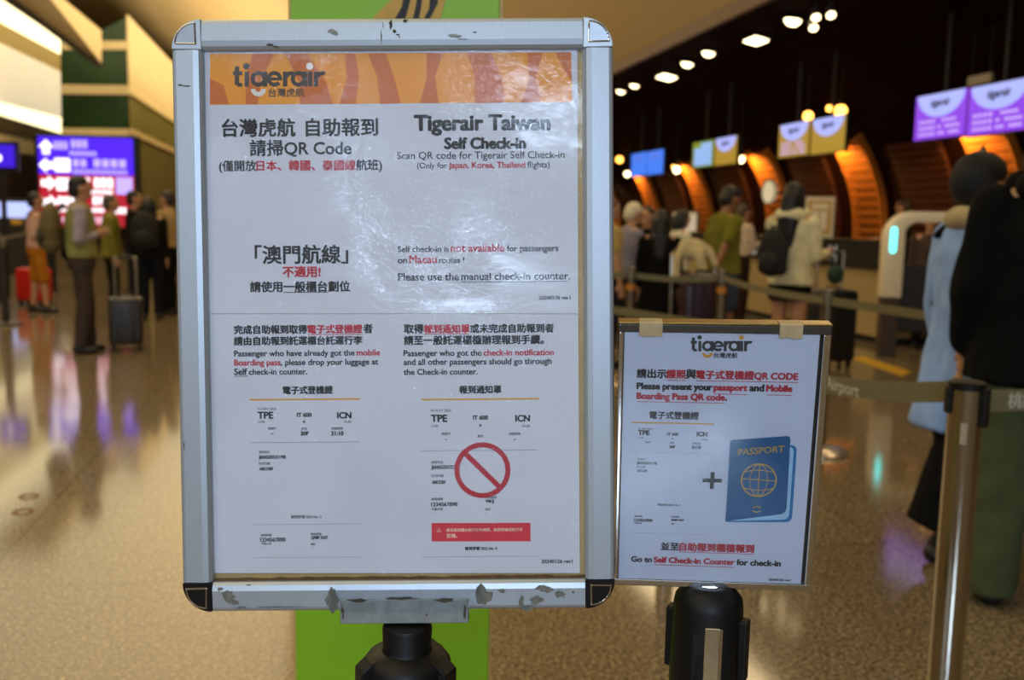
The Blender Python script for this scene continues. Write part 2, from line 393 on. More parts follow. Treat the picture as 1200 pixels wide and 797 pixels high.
# beam and lit gallery on the left
bm_ = MB(); pl = -9.4
B0 = at_t(119, 74, 30); B1 = at_t(119, 36, 30); B2 = at_t(76, 0, 26); B3 = at_t(20, 0, 26)
e = (B0-B3); B3 = B3 - e*.5; e2 = (B1-B2); B2 = B2 - e2*.8
bm_.prism([B0, B1, B2, B3], HN*-.12 + HD*.4); struct(bm_.build('trim_16', M_CREAM))
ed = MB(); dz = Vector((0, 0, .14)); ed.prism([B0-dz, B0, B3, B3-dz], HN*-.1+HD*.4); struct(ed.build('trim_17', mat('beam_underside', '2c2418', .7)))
def gal(name, pts, m, dd=.4): return struct(px_prism(name, pts, p=-9.8, d=HN*-dd, m=m))
gal('trim_18', [(-30, -22), (71, 46), (71, 64), (-30, 10)], M_LIT)
gal('trim_19', [(-30, 10), (71, 64), (71, 84), (-30, 36)], mat('olive_cream', 'b9a25c', .6))
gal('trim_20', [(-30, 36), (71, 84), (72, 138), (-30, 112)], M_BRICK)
gal('trim_21', [(-30, 112), (72, 138), (74, 157), (-30, 126)], M_LIT)
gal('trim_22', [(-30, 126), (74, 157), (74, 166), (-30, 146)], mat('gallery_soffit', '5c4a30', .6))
gal('trim_23', [(-30, 150), (45, 168), (45, 182), (-30, 172)], M_CREAM, .2)
gal('wall_gallery_base', [(-30, 190), (72, 180), (72, 250), (-30, 250)], mat('dark_umber', '2a150b', .6), .2)

# ================================================================== BACKGROUND THINGS
# light fittings in the dark soffit
def on_vault(x, y):
    r = ray(x, y); s = 3.0
    while s < 60:
        q = CO + r*s; p, t, z = ptz(q)
        if p > P_S and ((p-P_S)/A_V)**2 + (max(0, z-Z_V)/B_V)**2 >= 1: return q, (HN*(-(p-P_S)/A_V**2) + Vector((0, 0, -(z-Z_V)/B_V**2))).normalized()
        s += .02
    return CO + r*20, Vector((0, 0, -1))
M_BULB = glow('warm_white_lamp', 'ffe2ad', 7)
def downlight(x, y, r, label, group):
    q, n = on_vault(x, y); root = thing('downlight', label, 'ceiling light', q, 0, group)
    rot = n.to_track_quat('-Z', 'Y').to_matrix().to_4x4()
    a = MB(); a.lathe([(r*.96, -.02), (r*1.22, -.02), (r*1.22, -.055), (r*1.0, -.06), (r*.96, -.03)], seg=20); o = a.build('trim_ring', M_BLACKM, root, True); o.data.transform(rot)
    b = MB(); b.lathe([(r*.2, -.03), (r*.95, -.035), (r*.85, -r*.6), (r*.5, -r*.95), (r*.15, -r*1.05)], seg=20); o = b.build('lens', M_BULB, root, True); o.data.transform(rot)
G = 'round lamps in a line on the dark soffit'
for x, y, r, lb in ((728, 104, .10, 'round lamp at the far end of the soffit line, at the poster frame'), (744, 97, .10, 'second round soffit lamp from the poster frame'),
                (806, 71, .11, 'round soffit lamp right of the far square light panel'), (831, 58, .11, 'round soffit lamp left of the near square light panel'),
                (930, 19, .12, 'round soffit lamp right of the near square light panel')):
    downlight(x, y, r, lb, G)
def panel_light(x, y, w, h, label):
    q, n = on_vault(x, y); root = thing('light_panel', label, 'ceiling light', q, 0, 'square light panels in the soffit')
    u = HD; v = n.cross(u).normalized(); rot = Matrix((u, v, n)).transposed().to_4x4()
    a = MB(); a.box((-w/2-.03, -h/2-.03, .02), (w/2+.03, h/2+.03, .05)); o = a.build('housing', M_BLACKM, root); o.data.transform(rot)
    b = MB(); b.box((-w/2, -h/2, .05), (w/2, h/2, .075)); o = b.build('diffuser', M_BULB, root, bevel=.01); o.data.transform(rot)
panel_light(782, 87, .40, .26, 'far square light panel glowing in the dark soffit')
panel_light(887, 43, .38, .22, 'near square light panel glowing in the dark soffit')
def spot(x, y, label):
    q, n = on_vault(x, y); root = thing('spotlight', label, 'spotlight', q, 0, 'spotlights at the top edge')
    d = (n*.6 - HD*.5).normalized()
    a = MB(); a.cyl(n*.02, n*.12, .012, seg=8); a.cyl(n*.12 - d*.05, n*.12 + d*.08, .04, .055, 16); a.build('can', mat('grey_metal', '8a8a88', .4, .8), root, True)
    b = MB(); b.cyl(n*.12 + d*.081, n*.12 + d*.088, .05, seg=16); b.build('lens', M_BULB, root)
for x, y, lb in ((957, 4, 'small spotlight at the top edge, highest of the cluster'), (955, 17, 'small spotlight at the top edge, lowest of the cluster'), (975, 1, 'large spotlight at the top edge, right of the cluster')): spot(x, y, lb)
def globe(x, y, p, r, label, m=M_BULB):
    c = at_p(x, y, p); root = thing('globe_lamp', label, 'lamp', c, 0, 'small globe lamps along the counters')
    a = MB(); a.ell((0, 0, 0), (r, r, r), 14, 9); a.build('bulb', m, root, True)
    b = MB(); b.lathe([(r*.5, r*.85), (r*.5, r*1.4), (.012, r*1.5), (.012, 4-c.z)], seg=10)
    pp = ptz(c)[0]; zc = Z_V + B_V*math.sqrt(max(0, 1-((pp-P_S)/A_V)**2)) if pp > P_S else 4.1
    for v in b.v:
        if v.z > 1: v.z = zc - c.z - .01
    b.build('stem', M_BLACKM, root)
M_AMB = glow('amber_lamp', 'ffb04a', 6)
globe(726, 187, 8.0, .09, 'amber globe lamp beside the poster frame left of the blue monitors', M_AMB); globe(735, 204, 7.7, .07, 'white globe lamp below the amber one at the poster frame')
globe(793, 199, 7.7, .075, 'white globe lamp between the blue monitors and the half-yellow pair'); globe(868, 187, 7.6, .065, 'white globe lamp just right of the half-yellow monitor pair')
globe(947, 136, 7.4, .075, 'amber globe lamp above the gap of the yellow monitors', M_AMB); globe(985, 130, 7.5, .09, 'amber globe lamp above the right yellow monitor', M_AMB)
globe(972, 127, 8.0, .05, 'small amber lamp left of the amber globe over the yellow monitors', M_AMB)
# exit-type sign plate under the soffit
q = at_p(1147, 93, 7.2); rt = thing('hanging_sign_plate', 'small pale sign plate hanging over the purple monitors', 'sign', q)
a = MB(); a.prism([HD*-.19+Vector((0, 0, -.05)), HD*.19+Vector((0, 0, -.05)), HD*.19+Vector((0, 0, .05)), HD*-.19+Vector((0, 0, .05))], HN*.04); a.build('plate', mat('pale_plate', '8d7f68', .5), rt)
b = MB()
for s in (-.15, .15): b.cyl(HD*s+HN*.02, HD*s+HN*.02+Vector((0, 0, .55)), .006, seg=6)
b.build('hanger', M_BLACKM, rt)

# monitors over the counters: each on a ceiling pole
M_TXT_DK = glow('navy_screen_text', '1a2a70', .6); M_TXT_LT = glow('pale_screen_text', 'd6b6ff', 1.0)
def monitor(xa, xb, yt, yb, label, colours, kind):
    P = 6.8
    ta, tb = ptz(at_p(xa, (yt+yb)/2, P))[1], ptz(at_p(xb, (yt+yb)/2, P))[1]
    z1 = at_p((xa+xb)/2, yt, P).z; z0 = at_p((xa+xb)/2, yb, P).z
    w = abs(ta-tb); h = z1-z0; c = hall(P, (ta+tb)/2, (z0+z1)/2)
    root = thing('monitor', label, 'monitor', c, math.atan2(-HD.y, -HD.x), 'check-in monitors over the counters')
    # local: x to the viewer's right along the hall (to us), y into the counters, z up
    a = MB(); a.box((-w/2-.012, .004, -h/2-.012), (w/2+.012, .07, h/2+.012)); a.build('housing', M_BLACKP, root, bevel=.006)
    a = MB(); a.cyl((0, .06, h/2-.1), (0, .06, 3.68-c.z), .022, seg=10); a.box((-.12, .06, -.1), (.12, .1, .1)); a.build('ceiling_pole', M_BLACKM, root)
    a = MB(); a.box((-w/2, -.002, -h/2), (w/2, .004, h/2)); sc = a.build('screen', glow(*colours), root)
    if kind in ('logo', 'rows'):
        d = MB(); rr = min(w*.47, h*.95); n = 24
        pts = [(math.cos(PI+PI*i/n)*w*.46, -.0045, h/2 + math.sin(PI+PI*i/n)*h*.52) for i in range(n+1)]
        d.prism(pts, (0, .003, 0)); d.build('logo_disc', glow('screen_pale_blue', 'a9b4ff', 1.05), sc)
        t = MB(); put_text(t, 'tigerair', -w*.19, w*.19, 0, z=0, bold=.006)
        o = t.build('logo_lettering', M_TXT_DK, sc); o.matrix_local = Matrix.Translation((0, -.0055, h*.27)) @ Matrix.Rotation(PI/2, 4, 'X')
    if kind == 'rows':
        t = MB()
        for r_ in range(3):
            z = -h*.10 - h*.14*r_
            for k in range(4): t.box((-w*.40+k*w*.085, -.0045, z-h*.04), (-w*.345+k*w*.085, -.002, z+h*.03))
            for k in range(6):
                if (k*7+r_*3) % 5: t.box((-w*.02+k*w*.07, -.0045, z-h*.035), (w*.035+k*w*.07, -.002, z+h*.025))
        t.build('lettering', M_TXT_LT, sc)
    if kind == 'split':
        t = MB(); t.box((-w*.42, -.0045, -h*.44), (w*.42, -.002, h*.26)); t.box((-w*.1, -.0045, h*.26), (w*.42, -.002, h*.44)); t.build('page_block', glow('screen_sky', '8fb8f0', 1.0), sc)
    if kind == 'plain':
        t = MB(); t.prism([(math.cos(a_*PI/6)*w*.28, -.0045, h*.24+math.sin(a_*PI/6)*h*.16) for a_ in range(12)], (0, .0025, 0)); t.build('round_mark', glow('screen_violet', '4a78f0', .9), sc)
PURP = ('screen_purple', '8a34ea', 1.0); OCH = ('screen_ochre', 'b08a28', .9); BLU = ('screen_blue', '2f7dfa', 1.0)
monitor(1073, 1132, 109, 161.5, 'purple monitor with white half disc, left one of the purple pair', PURP, 'rows')
monitor(1135, 1208, 97, 155, 'purple monitor cut by the photo edge, right one of the purple pair', PURP, 'rows')
monitor(913, 948, 144.5, 183, 'ochre monitor with text rows, left of the yellow pair', OCH, 'rows')
monitor(951, 990, 137.5, 179, 'ochre monitor without text rows, right of the yellow pair', OCH, 'logo')
monitor(812, 836, 166, 195.5, 'monitor with a pale blue page in an olive border', ('screen_olive', '7e9418', .9), 'split')
monitor(838, 863, 161, 192.5, 'ochre monitor next to the pale blue page monitor', OCH, 'logo')
monitor(740, 757.5, 179.5, 206, 'plain blue monitor, left one of the blue pair', BLU, 'plain')
monitor(758.5, 777, 176.5, 204, 'plain blue monitor, right one of the blue pair', BLU, 'plain')

# check-in counters
M_TAN = mat('tan_counter_front', 'a08a5e', .45, 0, .08, 3); M_CTOP = mat('black_counter_band', '0e0c0b', .4); M_NUM = glow('pale_numeral', 'cfcab8', .55)
CP = 6.3
def counter(t0, t1, num, label, front=M_TAN, cp=None):
    c = hall(cp or CP, (t0+t1)/2, 0); w = t1-t0
    root = thing('check_in_counter', label, 'counter', c, math.atan2(-HD.y, -HD.x), 'check-in counters along the right side')
    a = MB(); a.box((-w/2+.01, 0, .08), (w/2-.01, .75, .86)); a.build('body', front, root, bevel=.01)
    a = MB(); a.box((-w/2+.02, .05, 0), (w/2-.02, .7, .08)); a.build('plinth', M_BLACKM, root)
    a = MB(); a.box((-w/2+.01, -.05, .86), (w/2-.01, .35, 1.16)); a.build('sign_band', M_CTOP, root, bevel=.008)
    a = MB(); a.box((-w/2+.01, -.08, 1.16), (w/2-.01, .40, 1.19)); a.build('counter_top', mat('dark_stone', '1a1512', .25), root, bevel=.005)
    if num:
        t = MB(); put_text(t, num, -.13, .13, 0, bold=.004); o = t.build('numeral', M_NUM, root)
        o.matrix_local = Matrix.Translation((.0, -.053, 1.01)) @ Matrix.Rotation(PI/2, 4, 'X')
    return root
ts = [ptz(at_p(x, 287, CP-.05))[1] for x in (882, 975)]
gap = (ts[0]-ts[1]); tc0 = ts[1]
names = {0: ('44', 'tan check-in counter numbered 44 behind the stanchion row'), 1: ('45', 'tan check-in counter numbered 45 behind the cream-jacketed woman'),
         2: (None, 'tan check-in counter behind the man in the olive T-shirt'), 3: (None, 'check-in counter behind the woman in the white top'), 4: (None, 'check-in counter behind the long-haired woman in black'), 5: (None, 'farthest check-in counter, next to the large poster frame')}
for k, (nm, lb) in names.items(): counter(tc0+gap*(k-.5), tc0+gap*(k+.5), nm, lb)
M_DBR = mat('dark_brown_counter', '33241a', .5)
counter(tc0-gap*1.5, tc0-gap*.5, None, 'dark brown counter left of the white archway machine', M_DBR, 7.25)
counter(tc0-gap*2.5, tc0-gap*1.5, None, 'dark brown counter behind the white archway machine', M_DBR, 7.25)
counter(tc0-gap*3.5, tc0-gap*2.5, None, 'dark brown counter hidden mostly by the black-jacketed person', M_DBR, 7.25)

# notice frame on counter 44
q = at_p(959, 276, CP+.1); rt = thing('notice_board', 'cream framed notice standing on the counter numbered 44', 'notice', (q.x, q.y, 1.19), math.atan2(q.y, q.x)-PI/2)
W_, H_ = .36, .52
a = MB(); a.box((-W_/2, 0, 0), (W_/2, .02, H_)); a.build('frame', mat('pale_frame', 'd8c8a4', .4), rt, bevel=.004)
a = MB(); a.box((-W_/2+.03, -.003, .035), (W_/2-.03, 0, H_-.045)); sh = a.build('sheet', mat('ochre_print', 'c09a4c', .5), rt)
a = MB(); a.box((-.09, -.0045, .10), (.0-.01, -.003, .34)); a.box((.01, -.0045, .10), (.09, -.003, .34)); a.box((-.10, -.0045, .37), (.10, -.003, .43)); a.build('print_block', mat('pale_print', 'e2d6b4', .5), sh)
# round wall clock-like lamp on the rib
q = at_p(902, 225, 8.3); rt = thing('round_wall_sign', 'round cream disc sign left of the cream-jacketed woman', 'sign', q, math.atan2(-HD.y, -HD.x)+.1)
a = MB(); a.cyl((0, -.03, 0), (0, .02, 0), .21, seg=32); a.build('disc', glow('cream_disc', 'e9d3a6', .8), rt)
a = MB(); n = 32
for i in range(n):
    b0, b1 = 2*PI*i/n, 2*PI*(i+1)/n
    a.cyl((.215*math.cos(b0), -.02, .215*math.sin(b0)), (.215*math.cos(b1), -.02, .215*math.sin(b1)), .014, seg=8)
a.build('rim', mat('brown_rim', '5a3a1c', .4), rt, True)
a = MB(); a.cyl((0, .02, 0), (0, .5, 0), .02, seg=8); a.build('bracket', M_BLACKM, rt)
# white cone behind the capped person
q = at_p(1150, 193, 7.55); rt = thing('cone_lampshade', 'white cone standing behind the black-capped person', 'lamp', (q.x, q.y, 1.19))
a = MB(); hz_ = q.z-1.19; a.lathe([(.09, 0), (.09, .02), (.016, .04), (.016, hz_-.1)], seg=14); a.build('stand', M_BLACKM, rt, True)
a = MB(); a.lathe([(.18, hz_-.12), (.17, hz_-.10), (.07, hz_+.12), (.02, hz_+.22)], seg=24); a.build('shade', mat('ivory_shade', 'd8cca6', .5), rt, True)
# bright back-office panel between ribs at far counters
q = at_p(802, 262, 8.2); rt = thing('lit_display_panel', 'pale lit panel on the wall behind the white-topped woman', 'display', q, math.atan2(-HD.y, -HD.x))
a = MB(); a.box((-.75, 0, -.42), (.75, .06, .28)); a.build('housing', mat('panel_housing', '6a5a40', .5), rt, bevel=.01)
a = MB(); a.box((-.71, -.01, -.38), (.71, 0, .24)); sc = a.build('panel_face', glow('pale_panel', 'c9b08a', .85), rt)
a = MB()
for i in range(4): a.box((-.6+i*.32, -.013, -.3), (-.38+i*.32, -.01, .12))
a.build('page_block', glow('panel_page', 'd9c8a8', .8), sc)

# white archway machine with a cyan light
k0 = at_z(1037, 417); YK = k0.y
M_WHITE = mat('ivory_enamel', 'e6d9bc', .35, 0, .03)
rt = thing('bag_drop_arch', 'white archway machine with a glowing cyan light bar', 'kiosk', k0, -.12)
sx = YK/1130
zt_ = at_y(1040, 247, YK).z
a = MB(); ww = .098
pts = []
path = [(0, 0, .62), (0, 0, zt_-.26)] + [(.2-.2*math.cos(PI/2*i/6), 0, zt_-.26+.2*math.sin(PI/2*i/6)) for i in range(1, 7)] + [(1.05, 0, zt_-.06)]
for i, (x, y, z) in enumerate(path):
    d = Vector(path[min(i+1, len(path)-1)]) - Vector(path[max(i-1, 0)]); d.normalize(); nn = Vector((-d.z, 0, d.x))
    wv = ww if i < 2 else ww - (ww-.055)*min(1, (i-1)/6)
    pts.append((Vector((x, y, z)), nn, wv))
vs = []
for c, nn, wv in pts: vs += [c+nn*wv+Vector((0, -.1, 0)), c-nn*wv+Vector((0, -.1, 0)), c-nn*wv+Vector((0, .1, 0)), c+nn*wv+Vector((0, .1, 0))]
fs = [(0, 1, 2, 3), tuple(range(len(vs)-4, len(vs)))[::-1]]
for i in range(len(pts)-1):
    for j in range(4): fs.append((i*4+j, i*4+(j+1) % 4, i*4+4+(j+1) % 4, i*4+4+j))
a.add(vs, fs); a.build('arch', M_WHITE, rt, True, bevel=.012)
a = MB(); a.box((-.085, -.09, 0), (.085, .09, .62)); a.build('pedestal', mat('umber_pedestal', '3c2c1e', .5), rt, bevel=.01)
a = MB(); a.box((.95, -.1, 0), (1.10, .1, zt_-.12)); a.build('far_post', M_WHITE, rt, bevel=.01)
a = MB(); z0, z1 = at_y(1040, 296, YK).z-.0, at_y(1040, 266, YK).z
a.cap((-.02, -.112, z0+.03), .03, (-.02, -.112, z1-.03), .03, 12)
for v in a.v: v.y = -.103 + (v.y+.112)*.35
a.build('light_bar', glow('cyan_light', '59f0ea', 3.2), rt, True)
a = MB(); a.box((.12, .05, .25), (.95, .14, .95)); a.build('conveyor_panel', mat('dark_conveyor', '1d1512', .5), rt, bevel=.01)
# yellow floor tape
v0 = [at_z(x, y, .0) for x, y in ((993, 419), (1012, 418), (1068, 436), (1056, 441))]
a = MB(); a.prism([v+Vector((0, 0, .001)) for v in v0], (0, 0, .002)); tag(a.build('floor_tape', mat('yellow_tape', 'c79a10', .5)), 'strip of yellow tape stuck to the floor before the archway machine', 'tape')
# two thin amber rings on the floor
for x, y, lb in ((34, 582, 'thin amber ring on the floor, farther of the two rings'), (27, 600, 'thin amber ring on the floor, nearer of the two rings')):
    q = at_z(x, y); a = MB(); n = 28; a.tube([q+Vector((.040*math.cos(2*PI*i/n), .040*math.sin(2*PI*i/n), .0015)) for i in range(n+1)], .0045, 8)
    for v in a.v: v.z = max(.0002, min(.004, v.z))
    a2 = a.build('floor_ring', mat('amber_ring', '9c6212', .45, .2), smooth=True); tag(a2, lb, 'floor fitting', 'amber rings on the floor')

# ---------------- wayfinding LED board on the left
qa, qb = at_y(42, 157, 16), at_y(163, 262, 16)
w = (qb-qa).x; zt2, zb2 = qa.z, 1.05; cx = (qa.x+qb.x)/2; bw, bh = w, zt2-zb2
rt = thing('wayfinding_board', 'large violet and red wayfinding board with white arrows', 'sign', (cx, 16, 0), .10)
a = MB(); a.box((-bw/2, 0, zb2), (bw/2, .12, zt2)); a.build('housing', mat('board_housing', '14161c', .4), rt, bevel=.01)
a = MB(); a.box((-bw/2+.1, .02, 0), (-bw/2+.24, .1, zb2)); a.build('post', M_BLACKM, rt); a = MB(); a.box((bw/2-.24, .02, 0), (bw/2-.1, .1, zb2)); a.build('post', M_BLACKM, rt)
ix0, ix1 = -bw/2+.06, bw/2-.09; H2 = bh-.08; top = zt2-.04
def yy(f): return top - H2*f
a = MB(); a.box((ix0, -.008, yy(.42)), (ix1, 0, yy(0))); a.build('upper_screen', glow('led_violet', '4a12f0', 1.25), rt)
a = MB(); a.box((ix0, -.008, yy(1)), (ix1, 0, yy(.42))); lo_ = a.build('lower_screen', glow('led_red', 'c01030', 1.0), rt)
M_LED = glow('led_white', 'fff2f6', 1.9); M_LEDP = glow('led_pink', 'f0b8d0', 1.3); M_LEDL = glow('led_lilac', 'b9a4ff', 1.4)
Wd = ix1-ix0
def X(f): return ix0+Wd*f
def arrow(fx, fy, dirn):
    s = H2*.085; d = {'up': (0, 1), 'right': (1, 0), 'left': (-1, 0), 'diag': (.7, -.7)}[dirn]; d = Vector((d[0], 0, d[1])).normalized(); n = Vector((-d.z, 0, d.x)); c = Vector((X(fx), -.012, yy(fy)))
    m_ = MB(); m_.prism([c+d*s, c+n*s, c+n*s*.45, c+n*s*.45-d*s*.9, c-n*s*.45-d*s*.9, c-n*s*.45, c-n*s], (0, .004, 0)); m_.build('arrow', M_LED, rt)
for fx, fy, dn in ((.085, .12, 'up'), (.085, .32, 'left'), (.095, .52, 'right'), (.105, .735, 'right'), (.13, .93, 'diag')): arrow(fx, fy, dn)
def rows(name, m, items):
    m_ = MB()
    for fx0, fx1, fy0, fy1 in items: m_.box((X(fx0), -.012, yy(fy1)), (X(fx1), -.008, yy(fy0)))
    m_.build(name, m, rt)
def chars(fx0, fx1, fy0, fy1, n, g=.22):
    k = (fx1-fx0)/n; return [(fx0+i*k, fx0+(i+1-g)*k, fy0, fy1) for i in range(n)]
rows('text_row', M_LEDL, chars(.17, .32, .05, .14, 3) + chars(.35, .53, .03, .12, 3) + chars(.33, .62, .155, .205, 9, .3))
rows('pictogram', M_LED, [(.17, .33, .24, .39)])
rows('text_row', M_LEDL, chars(.36, .52, .245, .33, 2) + chars(.58, .94, .24, .33, 4) + chars(.36, .94, .36, .405, 16, .3))
rows('pictogram', M_LED, [(.18, .35, .46, .60)])
rows('text_row', M_LED, chars(.38, .55, .45, .57, 2) + chars(.58, .79, .45, .56, 3) + chars(.38, .78, .585, .63, 12, .3))
rows('pale_block', M_LEDL, [(.81, .985, .44, .63)])
rows('text_row', M_LED, chars(.19, .38, .67, .76, 3) + chars(.56, .76, .66, .75, 3) + chars(.19, .40, .79, .84, 6, .3) + chars(.55, .68, .79, .84, 4, .3) + chars(.74, .92, .78, .85, 4, .3))
rows('text_row', M_LEDP, chars(.19, .30, .90, .96, 3) + chars(.48, .68, .89, .97, 3))
# small violet screen and lit shop displays
q = at_y(8, 183, 15); rt = thing('violet_screen', 'small violet screen at the left edge with a white mark', 'screen', (q.x, q.y, 0))
zc = q.z; a = MB(); a.box((-.32, 0, zc-.22), (.16, .08, zc+.22)); a.build('housing', M_BLACKP, rt, bevel=.008)
a = MB(); a.box((-.30, -.006, zc-.17), (.12, 0, zc+.17)); sc = a.build('screen', glow('led_violet2', '3a10d8', 1.1), rt)
a = MB(); a.cyl((-.13, -.010, zc-.03), (-.13, -.006, zc-.03), .055, seg=20); a.build('round_mark', M_LED, sc)
a = MB(); a.cyl((-.1, .04, 0), (-.1, .04, zc-.2), .04, seg=12); a.build('post', M_BLACKM, rt)
q = at_y(22, 246, 20); rt = thing('lit_shop_display', 'bluish white lit display at the left edge behind the barriers', 'display', (q.x, 20, 0), .15)
a = MB(); a.box((-.55, .02, .0), (.45, .3, q.z+.22)); a.build('cabinet', mat('shop_cabinet', '2a2620', .5), rt, bevel=.01)
a = MB(); a.box((-.5, 0, q.z-.16), (.4, .02, q.z+.16)); a.build('lit_screen', glow('shop_blue', 'b8c4ff', 1.3), rt)
a = MB(); a.box((-.15, -.03, q.z-.30), (.05, .02, q.z-.18)); a.build('ticket_tray', mat('yellow_tray', 'c8a030', .5), rt)

# ================================================================== BARRIERS
M_CLIP = mat('amber_sticker', 'b8701c', .5)
def stanchion(loc, label, h=.97, r=.038, band=False, detail=True, metal=M_STEEL):
    rt = thing('barrier_post', label, 'barrier post', (loc.x, loc.y, 0), 0, 'steel belt barrier posts')
    a = MB(); a.lathe([(.17, 0), (.17, .012), (.15, .03), (.08, .045), (r+.01, .05)], seg=36); a.build('base', mat('brushed_steel_base', 'c4b8a8', .3, .8) if metal is M_STEEL else metal, rt, True)
    a = MB(); a.lathe([(r, .045), (r, h-.09)], seg=28); a.build('post', metal, rt, True)
    a = MB(); a.lathe([(r-.003, h-.09), (r-.003, h-.012), (r, h-.01), (r, h-.004), (r-.006, h)], seg=28); a.build('head', mat('grey_head', '7d7462', .4, .5) if not detail else metal, rt, True)
    if band: a = MB(); a.lathe([(r+.001, h-.19), (r+.001, h-.14)], seg=20); a.build('sticker_band', M_CLIP, rt, True)
    return rt
def belt(p, q, z, label, h=.048, sag=.0, text=None):
    p = Vector(p); q = Vector(q); d = (q-p).normalized(); p = p+d*.043; q = q-d*.043; n = Vector((-d.y, d.x, 0)); mb = MB(); K = 10; vs = []
    for i in range(K+1):
        f = i/K; c = p.lerp(q, f) + Vector((0, 0, z-sag*4*f*(1-f)))
        for o, zz in ((-.0012, -h/2), (.0012, -h/2), (.0012, h/2), (-.0012, h/2)): vs.append(c+n*o+Vector((0, 0, zz)))
    fs = [(0, 1, 2, 3), tuple(range(4*K, 4*K+4))[::-1]] + [(i*4+j, i*4+(j+1) % 4, i*4+4+(j+1) % 4, i*4+4+j) for i in range(K) for j in range(4)]
    mb.add(vs, fs); rt = mb.build('barrier_belt', M_BELT); tag(rt, label, 'barrier belt', 'grey retractable barrier belts')
    if text:
        for s, u0, wd in text:
            t = MB(); put_text(t, s, 0, wd, 0, bold=.0006); o = t.build('lettering', mat('belt_print', 'b8b4a0', .7), rt)
            c = p + d*u0 + Vector((0, 0, z)); nn = Vector((d.y, -d.x, 0))
            o.matrix_local = Matrix.Translation(c + nn*.0016) @ Matrix((d, Vector((0, 0, 1)), nn)).transposed().to_4x4()
    return rt
def gp(x, y, Y): v = at_y(x, y, Y); return Vector((v.x, v.y, 0))
pA = gp(740, 313, 7.9); pB = gp(847, 313, 7.75); pC = at_z(959, 530); pC.z = 0
stanchion(pA, 'barrier post with an amber sticker, next to the poster frame', .98, band=True, detail=False)
stanchion(pB, 'barrier post with an amber sticker, before the olive T-shirt man', .98, band=True, detail=False)
stanchion(pC, 'barrier post with a shiny dished base, right of the small sign', .98, detail=False)
pD = gp(650, 330, 8.0); pE = gp(1152, 380, 4.45)
stanchion(pD, 'barrier post hidden behind the large poster frame', .98, detail=False)
stanchion(pE, 'barrier post hidden behind the black-jacketed person', .96, detail=False)
belt(pD, pA, .91, 'barrier belt running behind the large poster frame to the far post'); belt(pA, pB, .91, 'barrier belt between the two posts with amber stickers', sag=.02)
belt(pB, pC, .91, 'barrier belt passing before the cream-jacketed woman', sag=.02); belt(pC, pE, .91, 'barrier belt passing before the archway machine')
pF = gp(672, 350, 6.6); pG = gp(900, 390, 5.0)
stanchion(pF, 'nearer barrier post hidden behind the large poster frame', .9, detail=False); stanchion(pG, 'barrier post hidden behind the small sign', .85, detail=False)
belt(pF, pG, .78, 'low barrier belt below the long-haired woman in black')
# front barrier
pH = at_y(1134, 446, 2.46); hH = pH.z; pHf = Vector((pH.x, pH.y, 0))
rt = thing('barrier_post', 'nearest polished steel barrier post, before the green trousers', 'barrier post', pHf, 0, 'steel belt barrier posts')
r = .043
a = MB(); a.lathe([(.17, 0), (.17, .012), (.15, .03), (.08, .045), (r+.01, .05)], seg=40); a.build('base', M_STEEL, rt, True)
a = MB(); a.lathe([(r, .045), (r, hH-.012)], seg=40); a.build('post', M_STEEL, rt, True)
a = MB(); a.lathe([(r+.002, hH-.022), (r+.003, hH-.004), (r-.004, hH), (.02, hH+.002)], seg=40); a.build('cap', M_BLACKP, rt, True)
a = MB(); a.box((-.012, -.004, -.035), (.012, .008, .035)); o = a.build('belt_clip', M_BLACKP, rt, bevel=.003); o.matrix_local = Matrix.Translation((-r-.002, .0, hH-.05)) @ Matrix.Rotation(PI/2, 4, 'Z')
a = MB(); a.box((-.016, -.012, -.05), (.016, .004, .05)); o = a.build('belt_clip', M_BLACKP, rt, bevel=.003); o.matrix_local = Matrix.Translation((r*.72, -r*.72, hH-.065)) @ Matrix.Rotation(PI/4, 4, 'Z')
a = MB()
for i in range(4):
    a0 = -PI/2-.62+i*.09; a1 = a0+.09
    for (u, v) in ((a0, a1),):
        a.add([(math.cos(u)*(r+.0006), math.sin(u)*(r+.0006), hH-.16), (math.cos(v)*(r+.0006), math.sin(v)*(r+.0006), hH-.16), (math.cos(v)*(r+.0006), math.sin(v)*(r+.0006), hH-.105), (math.cos(u)*(r+.0006), math.sin(u)*(r+.0006), hH-.105)], [(0, 1, 2, 3)])
a.build('sticker_residue', mat('old_sticker', 'a89a80', .7, 0, .2, 120), rt)
pI = gp(790, 400, 4.1); stanchion(pI, 'barrier post hidden behind the small sign, nearer one', .90, detail=False)
zb = at_y(1110, 462, 2.46).z
l0 = at_y(974, 438, 3.4)
d_ = (pHf-pI); L_ = d_.length
bt = belt(pI, pHf, zb, 'nearest barrier belt, reaching from the small sign to the nearest post', .058, .085)
u0 = (Vector((l0.x, l0.y, 0))-pI).length
ff = MB()
t = MB(); put_text(t, 'Airport', 0, .17, 0, bold=.0008); o = t.build('lettering', mat('belt_print', 'b8b4a0', .7), bt)
dd = d_.normalized(); nn = Vector((dd.y, -dd.x, 0)); c = pI + dd*(L_*.60-.15) + Vector((0, 0, zb))
pJ = gp(1290, 500, 2.55)
pJ2 = pHf
fq = None
for i in range(200):
    f_ = i/200; w_ = CM.inverted() @ (pI.lerp(pHf, f_)+Vector((0, 0, zb)))
    if 600+FPX*w_.x/-w_.z > 995: fq = f_; break
c = pI.lerp(pHf, fq)+Vector((0, 0, zb-.085*4*(fq-.05)*(1-fq+.05))) - dd*.12
o.matrix_local = Matrix.Translation(c + nn*.0016) @ Matrix((dd, Vector((0, 0, 1)), nn)).transposed().to_4x4()
b2 = belt(pJ2, pJ, hH-.055, 'barrier belt running from the nearest post off to the right edge', .058)
